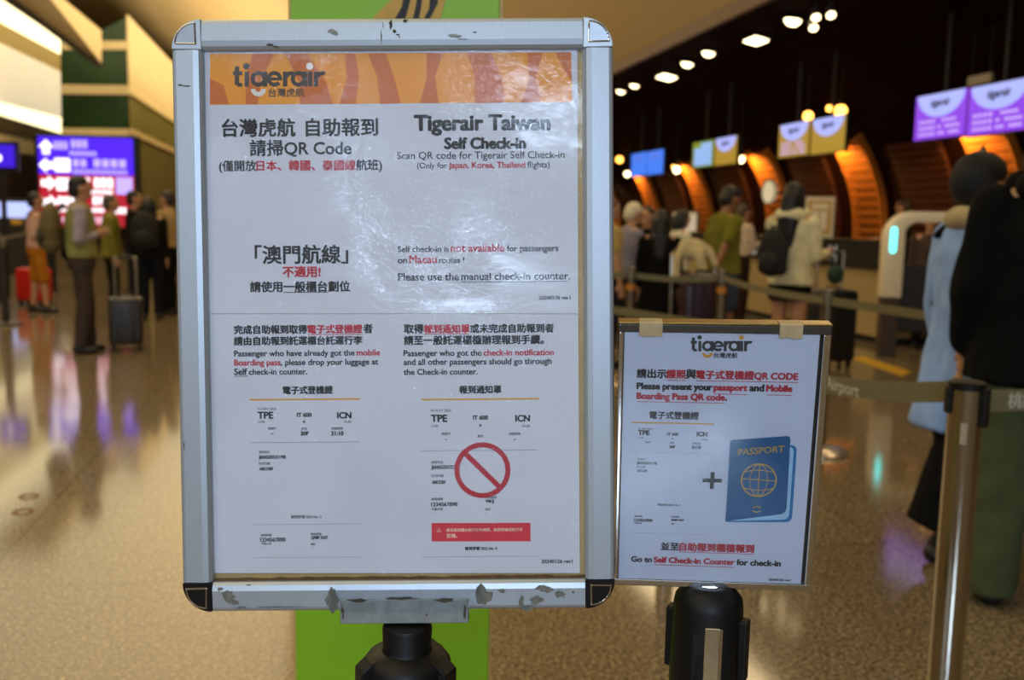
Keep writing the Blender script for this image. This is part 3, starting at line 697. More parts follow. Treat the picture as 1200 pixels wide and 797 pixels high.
dd = (pJ-pJ2).normalized(); nn = Vector((dd.y, -dd.x, 0)); t = MB(); put_text(t, '桃園', 0, .085, 0, bold=.0008); o = t.build('lettering', mat('belt_print', 'b8b4a0', .7), b2)
c = pJ2+dd*.125+Vector((0, 0, hH-.055)); o.matrix_local = Matrix.Translation(c + nn*.0016) @ Matrix((dd, Vector((0, 0, 1)), nn)).transposed().to_4x4()
# far left barriers
lp = [gp(-3, 262, 13.5), gp(30, 258, 16.5), gp(2, 262, 11.2)]
for q, lb in zip(lp, ('dark barrier post at the left edge before the lit display', 'farthest dark barrier post, left of the orange shorts', 'dark barrier post left of the red suitcase')):
    stanchion(q, lb, 1.0, detail=False, metal=mat('dark_post', '35302a', .4, .4))
belt(lp[2], lp[0], .93, 'barrier belt between the posts at the left edge'); belt(lp[0], lp[1], .93, 'barrier belt running to the farthest post at left')

# ================================================================== PEOPLE AND LUGGAGE
def V3(*a): return Vector(a)
def rings(mb, prof, seg=20):
    """closed tube of elliptical rings: (z, rx, ry, yoff)"""
    vs = []; k = len(prof)
    for z, rx, ry, yo in prof:
        for i in range(seg): a = 2*PI*i/seg; vs.append((rx*math.cos(a), yo+ry*math.sin(a), z))
    fs = [(j*seg+i, j*seg+(i+1) % seg, (j+1)*seg+(i+1) % seg, (j+1)*seg+i) for j in range(k-1) for i in range(seg)]
    fs += [tuple(range(seg-1, -1, -1)), tuple(range((k-1)*seg, k*seg))]; mb.add(vs, fs)
DOWN = ((.10, .0, -1), (.04, .18, -1))
FWD = ((.08, .10, -1), (-.1, 1, .05))
def person(label, loc, yaw, h, skin='b98a68', hair=('short', '15100d'), top=('4a4a4a', 'long', .92), bottom=('pants', '222226'), shoes='141414',
           arms=(DOWN, DOWN), stance=((-.09, 0), (.09, 0)), nod=0.0, turn=0.0, extra=None, vox=.010, wide=1.0):
    k = h/1.72
    rt = thing('person', label, 'person', (loc[0], loc[1], 0), R(yaw))
    sk = mat('skin_'+skin, skin, .5, 0, .06, 30)
    b = MB()
    b.ell((0, 0, .95), (.165, .115, .13)); b.ell((0, 0, 1.10), (.145, .10, .17)); b.ell((0, .005, 1.29), (.165, .115, .19))
    b.cap((-.14, 0, 1.405), .055, (.14, 0, 1.405), .055); b.cap((0, -.005, 1.42), .057, (0, .015, 1.53), .052)
    hm = Matrix.Translation((0, .01, 1.52)) @ Matrix.Rotation(turn, 4, 'Z') @ Matrix.Rotation(-nod, 4, 'X') @ Matrix.Translation((0, -.01, -1.52))
    hd = MB()
    hd.ell((0, .02, 1.62), (.076, .094, .102), 20, 14); hd.ell((0, .045, 1.555), (.056, .062, .062), 16, 10)
    hd.cap((0, .108, 1.635), .009, (0, .124, 1.60), .014, 10); hd.ell((0, .102, 1.565), (.024, .010, .011)); hd.ell((0, .1, 1.525), (.022, .016, .016))
    for s in (-1, 1):
        hd.ell((s*.078, .015, 1.61), (.012, .024, .034)); hd.ell((s*.033, .09, 1.655), (.024, .014, .008))
    b.add([hm @ v for v in hd.v], hd.f)
    knees, ankles = [], []
    for s, (fx, fy) in zip((-1, 1), stance):
        hip = V3(s*.085, 0, .90); ank = V3(fx, fy, .085); kn = (hip+ank)/2 + V3(0, .025, .0)
        knees.append(kn); ankles.append(ank)
        b.cap(hip, .088, kn, .056); b.cap(kn, .054, ank, .037); b.cap(kn.lerp(ank, .2)+V3(0, -.012, 0), .05, kn.lerp(ank, .5)+V3(0, -.008, 0), .042)
        b.cap(ank+V3(0, -.03, -.045), .036, ank+V3(s*.015, .13, -.055), .028)
    elb, wri = [], []
    for s, (u, f) in zip((-1, 1), arms):
        u = Vector((u[0]*s, u[1], u[2])).normalized(); f = Vector((f[0]*s, f[1], f[2])).normalized()
        sh_ = V3(s*.18, 0, 1.395); e_ = sh_+u*.28; w_ = e_+f*.24; elb.append(e_); wri.append(w_)
        b.cap(sh_, .050, e_, .038); b.cap(e_, .038, w_, .026)
        l = f.cross(V3(s, 0, 0)); l = l if l.length > .2 else f.cross(V3(0, 1, 0)); l.normalize(); pn_ = l.cross(f).normalized()*(-s)
        b.cap(w_, .026, w_+f*.03, .028); Mx = Matrix((l, pn_, f)).transposed()
        b.ell(w_+f*.06, (.042, .018, .052), 14, 10, M=Mx)
        for q_, ln in zip((-1.5, -.5, .5, 1.5), (.060, .074, .070, .054)):
            p0 = w_+f*.095+l*(q_*.0195); d1 = (f+l*(q_*.09)).normalized(); p1 = p0+d1*ln*.55; p2 = p1+(d1+pn_*.55).normalized()*ln*.5
            b.cap(p0, .0088, p1, .0082, 8); b.cap(p1, .0082, p2, .0072, 8)
        p0 = w_+f*.035+l*.034; p1 = p0+(f*.6+l*.8).normalized()*.034; b.cap(p0, .012, p1, .0105, 8); b.cap(p1, .0105, p1+(f*.95+l*.2+pn_*.3).normalized()*.03, .0085, 8)
    SC = Matrix.Scale(k, 4)
    def fin(mb, name, m, vox_, wr=0.0, smit=4, w=1.0):
        mb.v = [Vector((v.x*k*w, v.y*k*w, v.z*k)) for v in mb.v]
        return mb.build(name, m, rt, remesh=vox_, wrinkle=wr, smit=smit)
    fin(b, 'body', sk, vox, 0, 2)
    # eyes
    for s in (-1, 1):
        e = MB(); c_ = hm @ V3(s*.033, .103, 1.628); e.ell(c_*k, (.011*k, .008*k, .009*k), 10, 6); e.build('eye', mat('dark_eye', '1a1210', .2), rt, True)
    # hair or hat
    hs, hc = hair[:2]; hmat = mat('hair_'+hc, hc, .55, 0, .25, 30, stretch=(6, 6, 1))
    g = MB(); g.ell((0, -.002, 1.648), (.087, .099, .092), 20, 14); g.ell((0, -.035, 1.60), (.080, .068, .09), 18, 12)
    if hs == 'long':
        g.cap((0, -.055, 1.60), .085, (0, -.075, 1.42), .085); g.cap((-.03, -.085, 1.42), .07, (-.02, -.10, 1.24), .055); g.cap((.03, -.085, 1.42), .07, (.02, -.10, 1.22), .05); g.cap((-.07, -.01, 1.62), .035, (-.075, -.02, 1.45), .03); g.cap((.07, -.01, 1.62), .035, (.075, -.02, 1.45), .03)
    if hs == 'bob':
        g.cap((0, -.04, 1.60), .088, (0, -.045, 1.52), .085); g.cap((-.07, .0, 1.63), .03, (-.075, .005, 1.53), .03); g.cap((.07, .0, 1.63), .03, (.075, .005, 1.53), .03)
    g.v = [hm @ v for v in g.v]; fin(g, 'hair', hmat, .009, .004, 2)
    if hs in ('cap', 'hat') or len(hair) > 2:
        g = MB(); g.ell((0, .0, 1.668), (.098, .11, .085), 20, 14); g.cap((0, .07, 1.655), .03, (0, .15, 1.64), .02) if hair[2] == 'cap' else (g.ell((0, -.03, 1.63), (.100, .095, .10)), g.ell((0, -.02, 1.60), (.104, .085, .10)))
        g.v = [hm @ v for v in g.v]; fin(g, 'cap', mat('cap_'+hair[3], hair[3], .8), .009)
    # trousers, shorts or skirt
    kind, bc = bottom[:2]; bm_t = mat('cloth_'+bc, bc, .9, 0, .18, 12, spec=.15)
    g = MB(); rings(g, [(1.03, .150, .112, 0), (.97, .175, .128, 0), (.86, .180, .130, 0), (.82, .150, .11, 0)])
    if kind in ('pants', 'wide', 'baggy'):
        r0, r1, r2 = {'pants': (.098, .075, .062), 'wide': (.115, .13, .155), 'baggy': (.112, .10, .095)}[kind]
        for s, kn, an in zip((-1, 1), knees, ankles):
            hip = V3(s*.088, 0, .88); g.cap(hip, r0, kn, r1); g.cap(kn, r1, kn.lerp(an, .5), (r1+r2)/2); g.cyl(kn.lerp(an, .0), V3(an.x, an.y+.005, {'pants': .07, 'wide': .15, 'baggy': .035}[kind]), r1, r2)
    if kind in ('shorts', 'long_shorts'):
        for s, kn in zip((-1, 1), knees):
            hip = V3(s*.088, 0, .88); g.cap(hip, .105, hip.lerp(kn, .72 if kind == 'shorts' else .98), .09)
    if kind == 'skirt':
        rings(g, [(1.0, .165, .122, 0), (.88, .185, .14, 0), (.76, .19, .145, 0), (.74, .17, .13, 0)])
    fin(g, {'skirt': 'skirt', 'shorts': 'shorts', 'long_shorts': 'shorts'}.get(kind, 'trousers'), bm_t, .011, .010, 4)
    # upper garment
    tcx, sl, hem = top[:3]; tm = mat('cloth_'+tcx, tcx, .9, 0, .15, 12, spec=.15); w = wide
    g = MB(); prof = [(1.475, .070, .066, 0), (1.45, .115, .085, 0), (1.405, .178, .102, 0), (1.30, .186*w, .130*w, .003), (1.15, .172*w, .125*w, 0), (1.0, .182*w, .134*w, 0)]
    if hem < .97: prof.append((hem, (.190+(.97-hem)*.12)*w, (.140+(.97-hem)*.1)*w, 0)); prof.append((hem-.015, .14*w, .1*w, 0))
    rings(g, prof)
    for s, e_, w_ in zip((-1, 1), elb, wri):
        sh_ = V3(s*.175, 0, 1.39)
        if sl == 'short': g.cap(sh_, .067*w, sh_.lerp(e_, .68), .062*w)
        elif sl == 'long': g.cap(sh_, .068*w, e_, .056*w); g.cap(e_, .056*w, e_.lerp(w_, .88), .044*w)
        elif sl == 'puffy': g.cap(sh_, .082, e_, .078); g.cap(e_, .078, e_.lerp(w_, .85), .058)
    fin(g, 'jacket' if sl == 'puffy' or (len(top) > 3) else 'shirt', tm, .011, .012, 4)
    for kd, cx_ in (extra or []):
        em = mat('cloth_'+cx_, cx_, .9, 0, .15, 12, spec=.15); g = MB()
        if kd == 'vest': rings(g, [(1.47, .09, .075, 0), (1.44, .13, .095, 0), (1.39, .165, .118, 0), (1.28, .197, .145, 0), (1.1, .19, .145, 0), (.95, .205, .155, 0), (.93, .17, .12, 0)]); nm = 'vest'
        if kd == 'strap':
            for s in (-1, 1): g.tube([V3(s*.11, -.10, 1.40), V3(s*.12, .0, 1.475), V3(s*.12, .13, 1.36), V3(s*.15, .10, 1.15), V3(s*.15, -.06, 1.10)], .02); nm = 'backpack_strap'
        if kd == 'hood': g.ell((0, -.06, 1.46), (.14, .10, .075)); g.cap((-.10, .03, 1.47), .05, (.10, .03, 1.47), .05); nm = 'hood'
        if kd == 'collar': g.ell((0, -.04, 1.47), (.115, .085, .06)); nm = 'hood'
        if kd == 'front': g.ell((0, .06, 1.25), (.10, .085, .2)); nm = 'shirt_front'
        if kd == 'belt_bag': g.ell((.0, -.13, .98), (.11, .05, .07)); nm = 'waist_bag'
        fin(g, nm, em, .011, .004, 3)
    # shoes
    for s, an in zip((-1, 1), ankles):
        g = MB(); g.cap(an+V3(0, -.035, -.045), .042, an+V3(s*.014, .125, -.052), .036); g.cap(an+V3(0, -.01, 0), .046, an+V3(0, -.005, -.03), .045)
        g.v = [Vector((v.x*k, v.y*k, max(.0, v.z*k))) for v in g.v]
        g.build('shoe', mat('shoe_'+shoes, shoes, .5), rt, remesh=.010, smit=3)
    return rt
def ground_at(x, Y): v = at_y(x, 400, Y); return v
def foot(x, y): v = at_z(x, y); return (v.x, v.y)
def col(x, Y):
    """ground point under the picture column x at mid body, distance Y"""
    v = at_y(x, 300, Y); return (v.x, v.y)
FOLD = ((.14, -.12, -1), (-.62, .72, .22))
BEND = ((.10, -.15, -1), (.0, .9, .25))
person('person in a grey shirt and olive vest standing beside the grey suitcase', foot(99, 413), -62, 1.66, top=('a096a0', 'long', .97), bottom=('pants', '453a34'), shoes='17130f', extra=[('vest', '8d8a52'), ('belt_bag', '17150f')], arms=(FOLD, FOLD), stance=((-.10, .05), (.10, -.04)))
person('person in a pink top and orange shorts by the red suitcase', foot(46, 366), -62, 1.56, top=('c9a091', 'long', .95), bottom=('long_shorts', 'b06e1c'), shoes='1c1815', extra=[('strap', '2a241c')], arms=(BEND, BEND), stance=((-.10, -.08), (.10, .10)))
person('person in an olive jacket behind the grey suitcase', foot(133, 372), -65, 1.54, hair=('short', '4a3e34'), top=('77742e', 'long', .86, 'j'), bottom=('pants', '16130f'), shoes='a08468', arms=(DOWN, DOWN))
person('person in a black jacket over a pale shirt, between the olive jacket and the backpack', foot(160, 363), -70, 1.62, top=('16130f', 'long', .93, 'j'), bottom=('pants', '1a1d2c'), extra=[('front', 'c2ac88')], arms=(BEND, DOWN))
person('dark-haired person in black carrying a black backpack', foot(178, 374), 8, 1.52, hair=('bob', '0c0a09'), top=('14130f', 'long', .9), bottom=('pants', '14161f'))
person('person in a beige shirt facing left next to the poster frame', foot(200, 368), 80, 1.62, hair=('short', '2a1c12'), top=('ae9668', 'long', .95), bottom=('pants', '15130f'), arms=(BEND, BEND))
# queue on the right
person('person in a beige shirt cut by the right edge of the poster frame', col(712, 8.9), -70, 1.55, top=('b0945a', 'short', .93), bottom=('pants', '24202a'), hair=('short', '6a4a30'), arms=(DOWN, DOWN))
person('white-haired person in a lavender shirt reaching forward', col(738, 9.4), -72, 1.52, hair=('short', 'd8cbb0'), top=('8e8896', 'short', .95), bottom=('pants', '201c1c'), arms=(((.1, .3, -1), (.0, 1, -.35)), ((.1, .25, -1), (0, 1, -.45))), nod=.25)
person('person in dark clothes between the white-haired and long-haired persons', col(757, 10.6), 150, 1.5, hair=('short', '14100d'), top=('12140f', 'long', .9), bottom=('pants', '101012'))
person('person with long black hair in a black dress', col(773, 8.9), -8, 1.45, hair=('long', '0d0906'), top=('0c0a0a', 'long', .55), bottom=('skirt', '0d0b0b'), shoes='2a201a')
person('person with black bobbed hair in a white short-sleeved top', col(796, 11.2), -72, 1.48, hair=('bob', '0e0b09'), top=('d6d2b8', 'short', .93), bottom=('skirt', '1a1614'), arms=(FWD, ((.1, .2, -1), (.0, 1, -.1))), nod=.2)
person('person in an olive T-shirt looking down at the luggage cart', col(848, 9.1), -70, 1.69, skin='8c5c3a', hair=('short', '0f0c0a'), top=('6d6a22', 'short', .90), bottom=('shorts', '3b4656'), shoes='d0c4b0', arms=(((.1, -.25, -1), (.0, .2, -1)), ((.12, -.45, -.85), (.1, -.4, -.9))), nod=.42, wide=1.08)
person('person in a white top and brown trousers holding a phone', foot(863, 380), -65, 1.60, hair=('short', '3e2e24'), top=('c8b49c', 'long', .97), bottom=('pants', '2c1c14'), shoes='0f0d0c', arms=(BEND, ((.1, .25, -1), (.05, 1, .35))), nod=.3)
person('person with long black hair in a cream jacket and black skirt', col(927, 8.0), -42, 1.68, skin='b98566', hair=('long', '110c0a'), top=('d9d0a6', 'long', .88, 'j'), bottom=('skirt', '0e0d0d'), shoes='cfc6b4', arms=(FWD, ((.12, .05, -1), (-.05, 1, .12))), extra=[('hood', 'd9d0a6')])
# staff at the counters
person('dark-haired person in dark clothes behind the white archway machine', (at_y(1056, 300, 14.2).x, 14.2), 50, 1.74, hair=('short', '17100c'), top=('1c1816', 'long', .93), bottom=('pants', '141214'), arms=(FWD, FWD))
person('person in a grey-brown coat under the beam of the archway machine', (at_y(1087, 320, 10.75).x, 10.75), 165, 1.50, hair=('short', '30241c'), top=('4a3a30', 'long', .7, 'j'), bottom=('pants', '16161e'), arms=(((.1, .1, -1), (.1, .5, -1)), DOWN))
# the two people close on the right
bp = foot(1113, 651)
person('person in a long light blue shirt and wide black trousers', bp, -76, 1.62, skin='b08058', hair=('short', '0b0a0a', 'knit', '0c0c0d'), top=('90b2fc', 'long', .58), bottom=('wide', '0a0a0b'), shoes='1a130e', stance=((-.06, .14), (.06, -.10)), arms=(DOWN, ((.08, -.12, -1), (.02, .1, -1))), extra=[('collar', 'b8a88a'), ('strap', '0e0e10')], vox=.009, wide=1.02)
person('person in a black jacket and green trousers seen from behind', foot(1193, 708), -14, 1.76, hair=('bob', '0b0a0a', 'knit', '0b0a0b'), top=('070707', 'puffy', .80), bottom=('baggy', '4a5236'), shoes='0f0d0c', stance=((-.10, .0), (.15, .10)), arms=(((.16, -.02, -1), (.0, .35, -.9)), DOWN), vox=.009, wide=1.17, extra=[('hood', '070707')])

def rbox(mb, a, b): mb.box(a, b)
def suitcase(label, loc, yaw, w, d, h, colr, handle=.35, grey='8a8478'):
    rt = thing('suitcase', label, 'suitcase', (loc[0], loc[1], 0), R(yaw)); m = mat('shell_'+colr, colr, .4, 0, .08)
    g = MB(); g.box((-w/2, -d/2, .06), (w/2, d/2, h)); g.build('shell', m, rt, bevel=.035, smooth=True)
    for i in range(4):
        g = MB(); x = -w*.34+i*w*.226; g.box((x-.012, -d/2-.006, .10), (x+.012, -d/2+.01, h-.05)); g.build('shell_ridge', m, rt, bevel=.003)
    for sx_ in (-1, 1):
        for sy_ in (-1, 1):
            g = MB(); g.cyl((sx_*w*.38-.012, sy_*d*.32, .032), (sx_*w*.38+.012, sy_*d*.32, .032), .032, seg=14); g.box((sx_*w*.38-.018, sy_*d*.32-.018, .045), (sx_*w*.38+.018, sy_*d*.32+.018, .075)); g.build('wheel', M_BLACKP, rt)
    if handle:
        g = MB(); s = w*.32; g.tube([V3(-s, d*.3, h-.02), V3(-s, d*.3, h+handle), V3(s, d*.3, h+handle), V3(s, d*.3, h-.02)], .011, 8); g.build('pull_handle', mat('handle_grey', grey, .35, .5), rt, True)
        g = MB(); g.box((-s*.7, d*.3-.016, h+handle-.014), (s*.7, d*.3+.016, h+handle+.016)); g.build('grip', M_BLACKP, rt, bevel=.006)
    g = MB(); g.tube([V3(-.07, 0, h-.003), V3(-.06, 0, h+.025), V3(.06, 0, h+.025), V3(.07, 0, h-.003)], .01, 8); g.build('carry_handle', M_BLACKP, rt, True)
    return rt
suitcase('dark grey suitcase with its pull handle up, beside the olive-vested person', foot(149, 410), 18, .31, .22, .52, '28231a', .38, 'a39c8c')
suitcase('red suitcase behind the bare legs of the person in orange shorts', (lambda f: (f[0], f[1]))(foot(41, 357)), -10, .42, .26, .52, 'c01f18', 0)
suitcase('black suitcase with a grey pull handle, right of the cream-jacketed person', (at_y(972, 400, 9.2).x, 9.2), 10, .42, .26, .74, '141212', .36, '8f867a')
def backpack(label, owner, off, size, colr, pocket):
    w, d, h = size; M = owner.matrix_basis; c = M @ Vector(off)
    rt = thing('backpack', label, 'backpack', c, owner.rotation_euler.z)
    g = MB(); g.ell((0, 0, 0), (w/2, d/2, h/2)); g.cap((0, 0, -h*.28), min(w, d)*.5, (0, 0, h*.22), min(w, d)*.47); g.cap((-w*.22, .0, -h*.3), d*.4, (w*.22, 0, -h*.3), d*.4); g.build('pack', mat('pack_'+colr, colr, .85, 0, .2, 12), rt, remesh=.012, wrinkle=.008)
    g = MB(); g.ell((0, -d*.42, -h*.17), (w*.36, d*.22, h*.2)); g.build('pocket', mat('pack_'+pocket, pocket, .8, 0, .2, 12), rt, remesh=.012, wrinkle=.004)
    g = MB(); g.tube([V3(-.04, d*.1, h*.46), V3(-.03, d*.1, h*.52), V3(.03, d*.1, h*.52), V3(.04, d*.1, h*.46)], .01); g.build('haul_loop', M_BLACKM, rt, True)
    for s in (-1, 1):
        g = MB(); g.tube([V3(s*.09, d*.4, h*.36), V3(s*.11, d*.52, h*.46), V3(s*.12, d*.62, h*.40)], .014); g.build('shoulder_strap', M_BLACKM, rt, True)
ppl = [o for o in COL.objects if o.get('category') == 'person']
def who(s): return [o for o in ppl if s in o['label']][0]
backpack('khaki backpack worn by the olive-vested person', who('olive vest'), (-.02, -.25, 1.18), (.34, .20, .48), '645832', '3a3820')
backpack('black backpack worn by the dark-haired person near the poster frame', who('carrying a black backpack'), (0, -.24, 1.12), (.34, .2, .46), '15130f', '1c1a16')
backpack('black backpack worn over the cream jacket', who('cream jacket'), (-.04, -.24, 1.12), (.27, .17, .40), '0f0e0e', '171615')
# phone and green bag
o = who('holding a phone'); c = o.matrix_basis @ Vector((.20, .40, 1.36)); rt = thing('phone', 'dark phone held up by the person in brown trousers', 'phone', c, o.rotation_euler.z)
g = MB(); g.box((-.037, -.004, -.075), (.037, .004, .075)); g.build('case', M_BLACKP, rt, bevel=.003); g = MB(); g.box((-.034, -.0052, -.07), (.034, -.004, .07)); g.build('screen', mat('phone_glass', '20242c', .1), rt)
o = who('cream jacket'); c = o.matrix_basis @ Vector((.24, .34, .94)); rt = thing('handbag', 'small green bag hanging from the hand of the cream-jacketed person', 'bag', c, o.rotation_euler.z)
g = MB(); g.ell((0, 0, 0), (.06, .11, .085)); g.build('pouch', mat('bottle_green', '1c3a2c', .7), rt, remesh=.01, wrinkle=.004); g = MB(); g.tube([V3(0, -.07, .05), V3(0, -.03, .17), V3(0, .03, .17), V3(0, .07, .05)], .007); g.build('strap', M_BLACKM, rt, True)
# luggage cart with a purple suitcase and a draped cream jacket
q = at_y(821, 400, 8.3)
rt = thing('luggage_cart', 'steel luggage cart behind the belt, under the purple suitcase', 'luggage cart', (q.x, q.y, 0), R(8))
g = MB(); g.box((-.24, -.35, .16), (.24, .30, .20)); g.build('platform', M_STEEL, rt, bevel=.01)
g = MB(); g.tube([V3(-.20, .24, .16), V3(-.20, .28, 1.06), V3(-.14, .30, 1.12), V3(.14, .30, 1.12), V3(.20, .28, 1.06), V3(.20, .24, .16)], .016); g.build('handle_frame', M_STEEL, rt, True)
for x_, y_ in ((-.2, .22), (.2, .22), (0, -.28)):
    g = MB(); g.cyl((x_-.018, y_, .07), (x_+.018, y_, .07), .07, seg=18); g.box((x_-.024, y_-.02, .07), (x_+.024, y_+.02, .165)); g.build('wheel', M_BLACKP, rt)
s_ = suitcase('large dark purple suitcase standing on the luggage cart', (q.x-.01, q.y-.06), 8, .37, .26, .72, '2a1020', 0); s_.location.z = .20
rt = thing('draped_jacket', 'cream jacket draped over the handle of the luggage cart', 'jacket', (q.x, q.y, 0), R(8))
g = MB(); m = mat('cloth_c2b183', 'c2b183', .85, 0, .15, 12)
g.tube([V3(-.17, .25, .86), V3(-.16, .26, 1.04), V3(-.10, .29, 1.165), V3(.03, .30, 1.175), V3(.14, .28, 1.11), V3(.19, .24, .98)], .036, 10)
g.tube([V3(.0, .30, 1.17), V3(.03, .23, 1.08), V3(.06, .21, .94)], .042, 10); g.ell((.0, .29, 1.10), (.14, .05, .08)); g.build('cloth', m, rt, remesh=.012, wrinkle=.01)

# ================================================================== GREEN BOARD BEHIND THE POSTER
YG = 1.95
g0, g1 = at_y(344, 400, YG), at_y(578.5, 400, YG)
gw = g1.x-g0.x; gc = (g0.x+g1.x)/2; GT = 2.05
M_GREEN = mat('lime_green_board', '88c010', .5, 0, .03, 3)
rt = thing('banner_board', 'tall lime green banner board behind the large poster frame', 'banner', (gc, YG, 0))
a = MB(); a.box((-gw/2, 0, .04), (gw/2, .03, GT)); pn = a.build('panel', M_GREEN, rt, bevel=.002)
a = MB(); a.box((-gw/2-.006, .004, .04), (-gw/2, .026, GT)); a.build('edge_strip', mat('straw_edge', 'c0a258', .5), rt)
a = MB(); a.box((gw/2, .004, .04), (gw/2+.006, .026, GT)); a.build('edge_strip', mat('straw_edge', 'c0a258', .5), rt)
a = MB(); a.box((-gw/2-.05, -.13, 0), (gw/2+.05, .16, .04)); a.build('base', M_BLACKM, rt, bevel=.01)
def gpt(x, y, off): v = at_y(x, y, YG); return Vector((v.x-gc, off, v.z))
a = MB(); a.prism([gpt(x, y, -.0012) for x, y in ((436, 22), (466, -8), (500, -40), (530, -40), (522, 0), (516, 22))], (0, .0008, 0)); tl = a.build('printed_tail', mat('ochre_print_tail', 'c89a2a', .5), pn)
a = MB()
for poly in (((463, 22), (471, 8), (476, -20), (485, -20), (480, 4), (475, 22)), ((484, 22), (488, 4), (489, -20), (496, -20), (494, 6), (491, 22)), ((497, 22), (503, 10), (505, -20), (514, -20), (513, 4), (506, 18), (503, 22))):
    a.prism([gpt(x, y, -.0022) for x, y in poly], (0, .0008, 0))
a.build('printed_stripe', M_INK, pn)

# ================================================================== LARGE POSTER FRAME
def rodr(r):
    v = Vector(r); return Matrix.Rotation(v.length, 4, v.normalized())
def sign_matrix(rx, ry, rz, t): return CM @ Matrix.Translation(t) @ rodr((R(rx), R(ry), R(rz)))
BM = sign_matrix(2.234, .294, .431, (-.13031, .02505, -1.08044))
BI = BM.inverted()
def uvp(IM, x, y, zoff=0.0):
    o = IM @ CO; d = IM.to_3x3() @ ray(x, y); s = (zoff-o.z)/d.z; q = o+d*s; return q.x, q.y
def buv(x, y, z=0.0): return uvp(BI, x, y, z)
BW, BH, RW = .49, .664, .034
big = thing('poster_frame', 'large silver poster frame with two white check-in notices', 'sign', (0, 0, 0)); big.matrix_world = BM
T = .016
def rail(name, poly, dirn, m):
    mb = MB(); n = 9; L = Vector((poly[1][0]-poly[0][0], poly[1][1]-poly[0][1], 0))
    p = Vector((poly[0][0], poly[0][1], 0)); inward = Vector((dirn[0], dirn[1], 0))
    prof = [(0, -T), (0, -.004), (.002, -.001), (.005, 0), (.024, .001), (.030, -.0005), (.033, -.003), (RW, -.007), (RW, -T)]
    vs = [p+inward*u+Vector((0, 0, z)) for u, z in prof] + [p+L+inward*u+Vector((0, 0, z)) for u, z in prof]
    k = len(prof); mb.add(vs, [tuple(range(k-1, -1, -1)), tuple(range(k, 2*k))] + [(i, (i+1) % k, k+(i+1) % k, k+i) for i in range(k)])
    return mb.build(name, m, big)
x0, x1, y0, y1 = -BW/2, BW/2, -BH/2, BH/2
def scuffs(name, parent, items, m):
    mb = MB()
    rnd = random.Random(len(items)*13+5)
    for u, v, ru, rv, z in items:
        n = 14; pts = [(u+ru*math.cos(2*PI*i/n)*rnd.uniform(.35, 1.1), v+rv*math.sin(2*PI*i/n)*rnd.uniform(.35, 1.1), z) for i in range(n)]
        mb.add(pts, [tuple(range(n))])
    return mb.build(name, m, parent)
M_DIRT = mat('grime', '4c4638', .85, 0, .3, 200); M_DIRT2 = mat('light_grime', '8f928c', .8, 0, .2, 200)
rt_ = rail('frame_rail', ((x0+RW, y1), (x1-RW, y1)), (0, -1), M_ALU)
rb_ = rail('frame_rail', ((x0+RW, y0), (x1-RW, y0)), (0, 1), M_ALU)
rl_ = rail('frame_rail', ((x0, y0+RW), (x0, y1-RW)), (1, 0), M_ALU_V)
rr_ = rail('frame_rail', ((x1, y0+RW), (x1, y1-RW)), (-1, 0), M_ALU_V)
def sc(x, y, ru, rv): u, v = buv(x, y); return (u, v, ru*.00096, rv*.00096, .0013)
scuffs('scuff_marks', rt_, [sc(458, 29, 2.5, 6), sc(462, 37, 2.5, 2.5), sc(466, 41, 3, 1.2), sc(468, 44, 1, 1), sc(475, 25, 4, 2.5), sc(316, 53, 6, 1.6), sc(324, 55, 5, 1.2), sc(447, 44, .8, 9), sc(449, 30, .6, 5)], M_DIRT)
scuffs('scuff_marks', rt_, [sc(388, 37, 7, 3.5), sc(394, 40, 4, 2), sc(532, 42, 9, 3.5), sc(543, 46, 8, 1), sc(556, 38, 3, 1)], M_DIRT2)
scuffs('scuff_marks', rl_, [sc(212, 100, 4, 1.6), sc(220, 101, 6, 1), sc(216, 522, .6, 7)], M_DIRT)
scuffs('scuff_marks', rb_, [sc(258, 690, 5, 3), sc(268, 699, 9, 9), sc(276, 706, 7, 4), sc(292, 685, 4, 1.5), sc(284, 712, 10, 2), sc(330, 711, 30, 1), sc(390, 702, 9, 18), sc(566, 698, 12, 14), sc(611, 705, 4, 12), sc(618, 712, 14, 4), sc(628, 703, 10, 6), sc(640, 690, 14, 6), sc(657, 696, 7, 6), sc(588, 692, 7, 4), sc(672, 694, 2, 2)], mat('tape_residue', '72726a', .8, 0, .3, 150))
def corner(cx, cy, sx, sy):
    mb = MB(); n = 10; R_ = RW*.98
    arc = [Vector((cx+sx*(-R_ + R_*math.cos(PI/2*i/n)), cy+sy*(-R_ + R_*math.sin(PI/2*i/n)), 0)) for i in range(n+1)]
    base = [Vector((cx-sx*RW, cy-sy*RW, 0))]
    pts = base+arc
    mb.prism([p+Vector((0, 0, -T)) for p in pts], (0, 0, T+.0005)); o = mb.build('corner_cap', M_ALU if sy > 0 else mat('dark_chrome', '3a3c46', .18, .9), big, bevel=.0012)
    c = sum(pts, Vector())/len(pts); inset = [c+(p-c)*.66+Vector((0, 0, .0006)) for p in pts]
    ri = MB(); ri.tube(inset+[inset[0]], .0011, 8); ri.build('raised_rim', M_CHROME, o, True)
    pl_ = MB(); pl_.prism([p-Vector((0, 0, .0008)) for p in inset], (0, 0, .0012)); pl_.build('inset_face', mat('silver_inset', 'a8b0b8', .35, .6) if sy > 0 else mat('smoky_chrome', '3a3a42', .2, .9), o)
for cx, cy, sx, sy in ((x0, y1, -1, 1), (x1, y1, 1, 1), (x0, y0, -1, -1), (x1, y0, 1, -1)): corner(cx, cy, sx, sy)
a = MB(); a.box((x0+.01, y0+.01, -T), (x1-.01, y1-.01, -.012)); a.build('backing_board', mat('straw_backing', 'b49a62', .6), big)
ZS = -.0105
